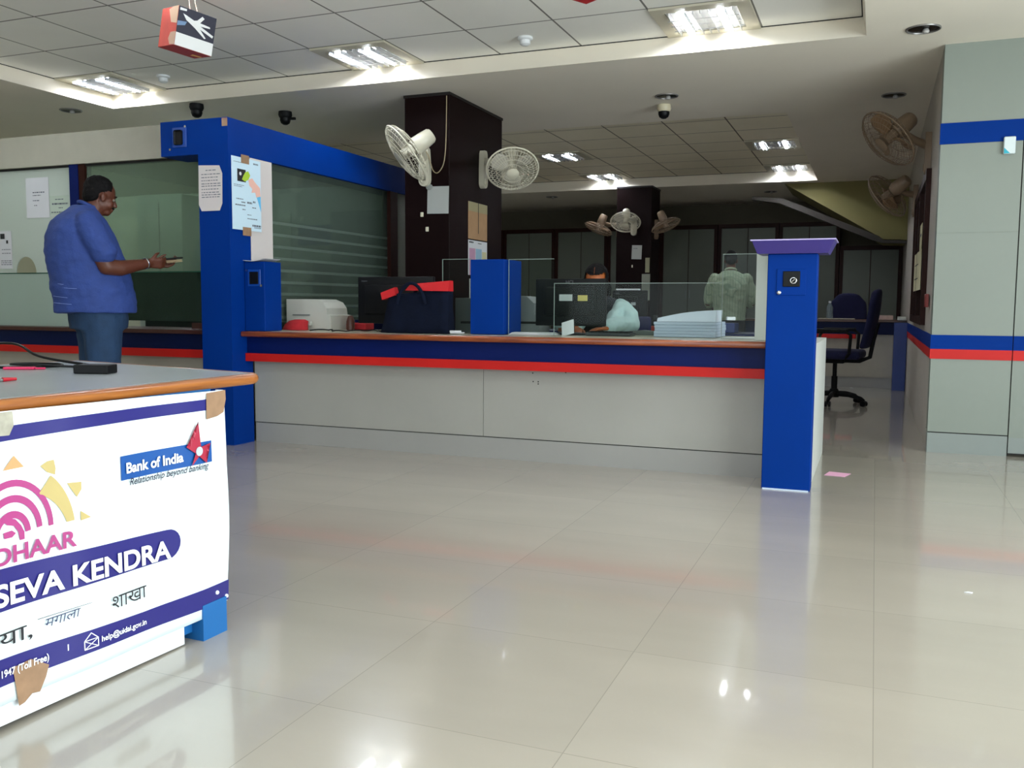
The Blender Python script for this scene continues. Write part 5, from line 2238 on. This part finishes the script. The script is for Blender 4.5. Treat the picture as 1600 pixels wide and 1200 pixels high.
# thin white back stripes
mb = MB()
for z, a in ((1.045, .4), (1.02, .75), (.965, .5), (.925, .6)):
    pts = []
    for i in range(9):
        t = pi+.25+a*i/8
        pts.append(Vector((.005+.247*cos(t), .238*sin(t), z-.01*i/8)))
    mb.tube(pts, .0012, 4)
mb.build('crease_lines', M('pale_thread', '#8FA3D8', .8), man)
# jeans
mb = MB()
trunk(mb, [(.76, .03, 0, .17, .19), (.83, .03, 0, .178, .20), (.90, .025, 0, .175, .20), (.96, .02, 0, .18, .195)])
for s in (-1, 1):
    limb(mb, [(.03, .09*s, .82), (.035, .10*s, .47), (.02, .11*s, .12)], [.122, .10, .085])
mb.cyl((.02, .11, .12), (.02, .11, .06), .085, .086, 16)
mb.cyl((.02, -.11, .12), (.02, -.11, .06), .085, .086, 16)
blob('jeans', mb, DENIM, man, .009, 4, .006, 10)
for s in (-1, 1):
    mb = MB()
    limb(mb, [(-.04, .115*s, .042), (.06, .12*s, .045), (.16, .13*s, .036)], [.042, .046, .036])
    mb.box(-.085, .20, .115*s-.045, .13*s+.045, .0, .025, .01, 2)
    blob('shoe', mb, BLACKM, man, .007, 3)
mb = MB()
wd_ = Vector((1, .45, .2)).normalized()
wc = Vector((.292, -.138, 1.177))
mb.torus(wc, wd_, .031, .005, 28, 8)
wt = mb.build('wristwatch', CHROME, man, True)
MX = Vector((-4.60, 4.36, 0))
man.location = MX
man.rotation_euler = (0, 0, radians(58))
# banknotes and wallet held in the hands: a thing of its own
Rm = Matrix.Translation(MX) @ Matrix.Rotation(radians(58), 4, 'Z')
gp = Rm @ Vector((.465, -.055, 1.205))
r = thing('wallet', 'dark wallet with folded notes held in the hands of the man in blue', 'wallet', gp)
m = Rm @ Matrix.Translation((.475, -.05, 1.20)) @ Matrix.Rotation(-.12, 4, 'Y')
mb = MB()
mb.box(-.05, .07, -.035, .035, .012, .022, .003, 1, m)
mb.build('cover', BLACKM, r)
for k in range(3):
    mb = MB()
    mb.box(-.045, .06, -.03-.003*k, .03, .003-.006*k, .006-.006*k, mat=m @ Matrix.Rotation(.05*k, 4, 'Z'))
    mb.build('banknote', M('banknote', '#A58F6C', .8, var=.12, scale=40), r)

# --- seated clerk ---------------------------------------------------------------
wom = thing('person', 'woman clerk with dark hair and pale aqua sleeves bent over behind the stickered monitor', 'person', (0, 0, 0))
# local frame: +x is the way she faces (towards the public), y to her left
mb = MB()
whf = Vector((1, .0, -.52))
Pw, Rw = head_shapes(mb, (.13, 0, 1.068), whf, 1.0)
limb(mb, [(-.02, 0, .93), (.04, 0, .98), (.09, 0, 1.03)], [.06, .05, .048])
trunk(mb, [(.50, -.30, 0, .14, .17), (.65, -.27, 0, .12, .145), (.80, -.18, 0, .12, .15), (.90, -.08, 0, .11, .16), (.95, -.03, 0, .07, .12)])
limb(mb, [(-.05, .16, .90), (.10, .23, .80)], [.045, .035])
limb(mb, [(.10, .23, .80), (.30, .10, .785)], [.035, .026])
limb(mb, [(-.05, -.17, .90), (.10, -.24, .79)], [.05, .04])
limb(mb, [(.10, -.24, .785), (.32, -.10, .775)], [.038, .026])
hand(mb, (.30, .10, .780), (.7, -.7, 0), (0, 0, -1), .85, .35, True)
hand(mb, (.32, -.10, .776), (1, .3, 0), (0, 0, -1), .85, .35, False)
for s in (-1, 1):
    limb(mb, [(-.32, .09*s, .50), (.08, .10*s, .50), (.12, .10*s, .10)], [.08, .062, .042])
    limb(mb, [(.11, .10*s, .04), (.24, .10*s, .03)], [.035, .026])
blob('body', mb, SKIN2, wom, .006, 4)
mb = MB()
mb.ball(Pw(-.022, 0, .045), .98, 24, (.098, .082, .088), Rw)
mb.ball(Pw(-.075, 0, -.01), .98, 18, (.060, .072, .07), Rw)
mb.ball(Pw(-.12, .0, -.06), .98, 14, (.06, .05, .06), Rw)
for s in (-1, 1):
    limb(mb, [Pw(.05, .062*s, .05), Pw(.0, .080*s, -.02), Pw(-.02, .078*s, -.08)], [.020, .02, .016])
hw_ = blob('hair', mb, HAIR, wom, .006, 2, .003, 60)
bm = bmesh.new()
bm.from_mesh(hw_.data)
f_ = whf.normalized()
uu = f_.cross(Vector((0, 0, 1)).cross(f_).normalized())
fv = [v for v in bm.verts if (v.co-Pw(.010, 0, .0)).dot(f_) > 0 and (v.co-Pw(0, 0, .088)).dot(uu) < 0 and abs((v.co-Pw(0, 0, 0)).y) < .066]
bmesh.ops.delete(bm, geom=fv, context='VERTS')
bm.to_mesh(hw_.data)
bm.free()
mb = MB()
mb.tube([Pw(.02, 0, .130), Pw(.045, 0, .119), Pw(.060, 0, .104)], .0010, 5)
mb.build('hair_parting', SKIN2, wom, True)
for s in (-1, 1):
    mb = MB()
    mb.ball(Pw(.074, .030*s, .0), .010, 12)
    mb.build('eye', EYEW, wom, True)
    mb = MB()
    mb.tube([Pw(.080, .014*s, .020), Pw(.082, .030*s, .025), Pw(.070, .046*s, .020)], .003, 6)
    mb.build('eyebrow', HAIR, wom, True)
mb = MB()
trunk(mb, [(.46, -.30, 0, .17, .20), (.60, -.28, 0, .15, .17), (.72, -.22, 0, .145, .165), (.84, -.14, 0, .14, .18), (.92, -.07, 0, .12, .185), (.97, -.03, 0, .085, .13), (.99, 0, 0, .06, .07)])
for s in (-1, 1):
    limb(mb, [(-.32, .09*s, .50), (.08, .10*s, .50), (.12, .10*s, .16)], [.105, .085, .075])
blob('dress', mb, M('dark_dress', '#14161F', .85, var=.1), wom, .009, 4, .005, 12)
AQ = M('aqua_sleeve', '#A6BFBE', .8, var=.04, scale=12, bump=.3, bscale=60)
for s in (-1, 1):
    mb = MB()
    limb(mb, [(-.02, .135*s, .925), (.03, .175*s, .90), (.08, .215*s, .85), (.11, .235*s, .805)], [.050, .062, .062, .056])
    limb(mb, [(.05, .15*s, .90), (.12, .125*s, .85), (.17, .115*s, .80)], [.056, .054, .052])
    limb(mb, [(.11, .225*s, .80), (.20, .15*s, .80), (.27, .115*s, .79), (.29, .10*s, .785)], [.054, .055, .050, .038])
    blob('sleeve', mb, AQ, wom, .007, 5, .008, 18)
mb = MB()
mb.ball(Pw(-.0, .082, -.045), .008, 10)
mb.build('earring', CHROME, wom, True)
WX = Vector((-1.73, 5.90, 0))
wom.location = WX
wom.rotation_euler = (0, 0, radians(-82))
# her chair seat (hidden but keeps her seated)
mb = MB()
mb.box(-1.95, -1.48, 5.98, 6.45, .35, .392, .015, 3)
mb.box(-1.93, -1.50, 6.43, 6.48, .385, .85, .02, 3)
mb.cyl((-1.72, 6.22, .05), (-1.72, 6.22, .352), .03, n=14)
mb.box(-1.95, -1.48, 6.18, 6.25, 0, .05, .01, 1)
mb.box(-1.755, -1.685, 5.98, 6.45, 0, .05, .01, 1)
tag(mb.build('clerk_chair', NAVYC), 'dark chair under the seated woman clerk behind the counter', 'chair')

# --- clerk standing with his back turned ------------------------------------------
clk = thing('person', 'man in a pale green check shirt standing with his back turned near the far cabinets', 'person', (0, 0, 0))
mb = MB()
chf = Vector((1, .0, -.35))
Pc, Rc = head_shapes(mb, (.07, 0, 1.455), chf, .92)
limb(mb, [(-.0, 0, 1.28), (.03, 0, 1.34), (.05, 0, 1.40)], [.065, .056, .054])
trunk(mb, [(.70, 0, 0, .11, .15), (.90, .0, 0, .11, .15), (1.1, -.0, 0, .12, .17), (1.24, .0, 0, .10, .17), (1.30, .0, 0, .06, .09)])
for s in (-1, 1):
    limb(mb, [(.0, .185*s, 1.25), (.02, .235*s, 1.10), (.06, .25*s, .97)], [.055, .046, .042])
    limb(mb, [(.06, .25*s, .97), (.20, .20*s, .93), (.29, .15*s, .93)], [.040, .032, .025])
    hand(mb, (.29, .15*s, .93), (1, -.3*s, 0), (0, 0, -1), .9, .6, s > 0)
    limb(mb, [(.0, .085*s, .76), (.02, .09*s, .42), (.0, .10*s, .09)], [.085, .06, .04])
    limb(mb, [(.0, .10*s, .04), (.16, .11*s, .032)], [.038, .028])
blob('body', mb, SKIN, clk, .007, 4)
mb = MB()
mb.ball(Pc(-.024, 0, .04), .92, 24, (.094, .080, .086), Rc)
mb.ball(Pc(-.058, 0, -.01), .92, 20, (.055, .072, .068), Rc)
hh = blob('hair', mb, HAIR, clk, .007, 2, .003, 60)
bm = bmesh.new()
bm.from_mesh(hh.data)
f_ = chf.normalized()
fv = [v for v in bm.verts if (v.co-Pc(.035, 0, .05)).dot(f_) > 0]
bmesh.ops.delete(bm, geom=fv, context='VERTS')
bm.to_mesh(hh.data)
bm.free()
mb = MB()
trunk(mb, [(.765, .01, 0, .155, .185), (.84, .01, 0, .15, .185), (.95, .01, 0, .15, .19), (1.08, .0, 0, .155, .205), (1.18, -.0, 0, .15, .215), (1.25, -.0, 0, .125, .20), (1.30, .0, 0, .09, .14), (1.335, .01, 0, .065, .075)])
for s in (-1, 1):
    limb(mb, [(.0, .175*s, 1.235), (.02, .225*s, 1.12), (.05, .245*s, 1.0)], [.075, .068, .064])
    limb(mb, [(.05, .245*s, 1.0), (.12, .235*s, .96)], [.062, .058])
CHK = tile_material('check_shirt', '#98A58C', '#7C8E78', 0, 0, .03, .03, .0025, .85, .05, 8)
blob('shirt', mb, CHK, clk, .009, 4, .010, 11, (1, 1, 1.4))
mb = MB()
mb.tube([Vector((.01+.062*cos(2*pi*i/18), .062*sin(2*pi*i/18), 1.345-.02*cos(2*pi*i/18))) for i in range(18)], .011, 8, True)
mb.build('collar', M('shirt_collar', '#B9C4A8', .8), clk, True)
mb = MB()
trunk(mb, [(.68, .01, 0, .135, .165), (.74, .01, 0, .14, .17), (.80, .01, 0, .14, .168)])
for s in (-1, 1):
    limb(mb, [(.0, .085*s, .74), (.02, .09*s, .42), (.0, .10*s, .10)], [.10, .08, .065])
blob('trousers', mb, M('dark_trousers', '#15181C', .85), clk, .009, 4, .004, 10)
for s in (-1, 1):
    mb = MB()
    limb(mb, [(-.03, .10*s, .04), (.15, .11*s, .035)], [.04, .033])
    mb.box(-.07, .18, .105*s-.04, .105*s+.04, 0, .02, .008, 2)
    blob('shoe', mb, BLACKM, clk, .008, 2)
clk.location = (-1.575, 10.75, 0)
clk.rotation_euler = (0, 0, radians(98))
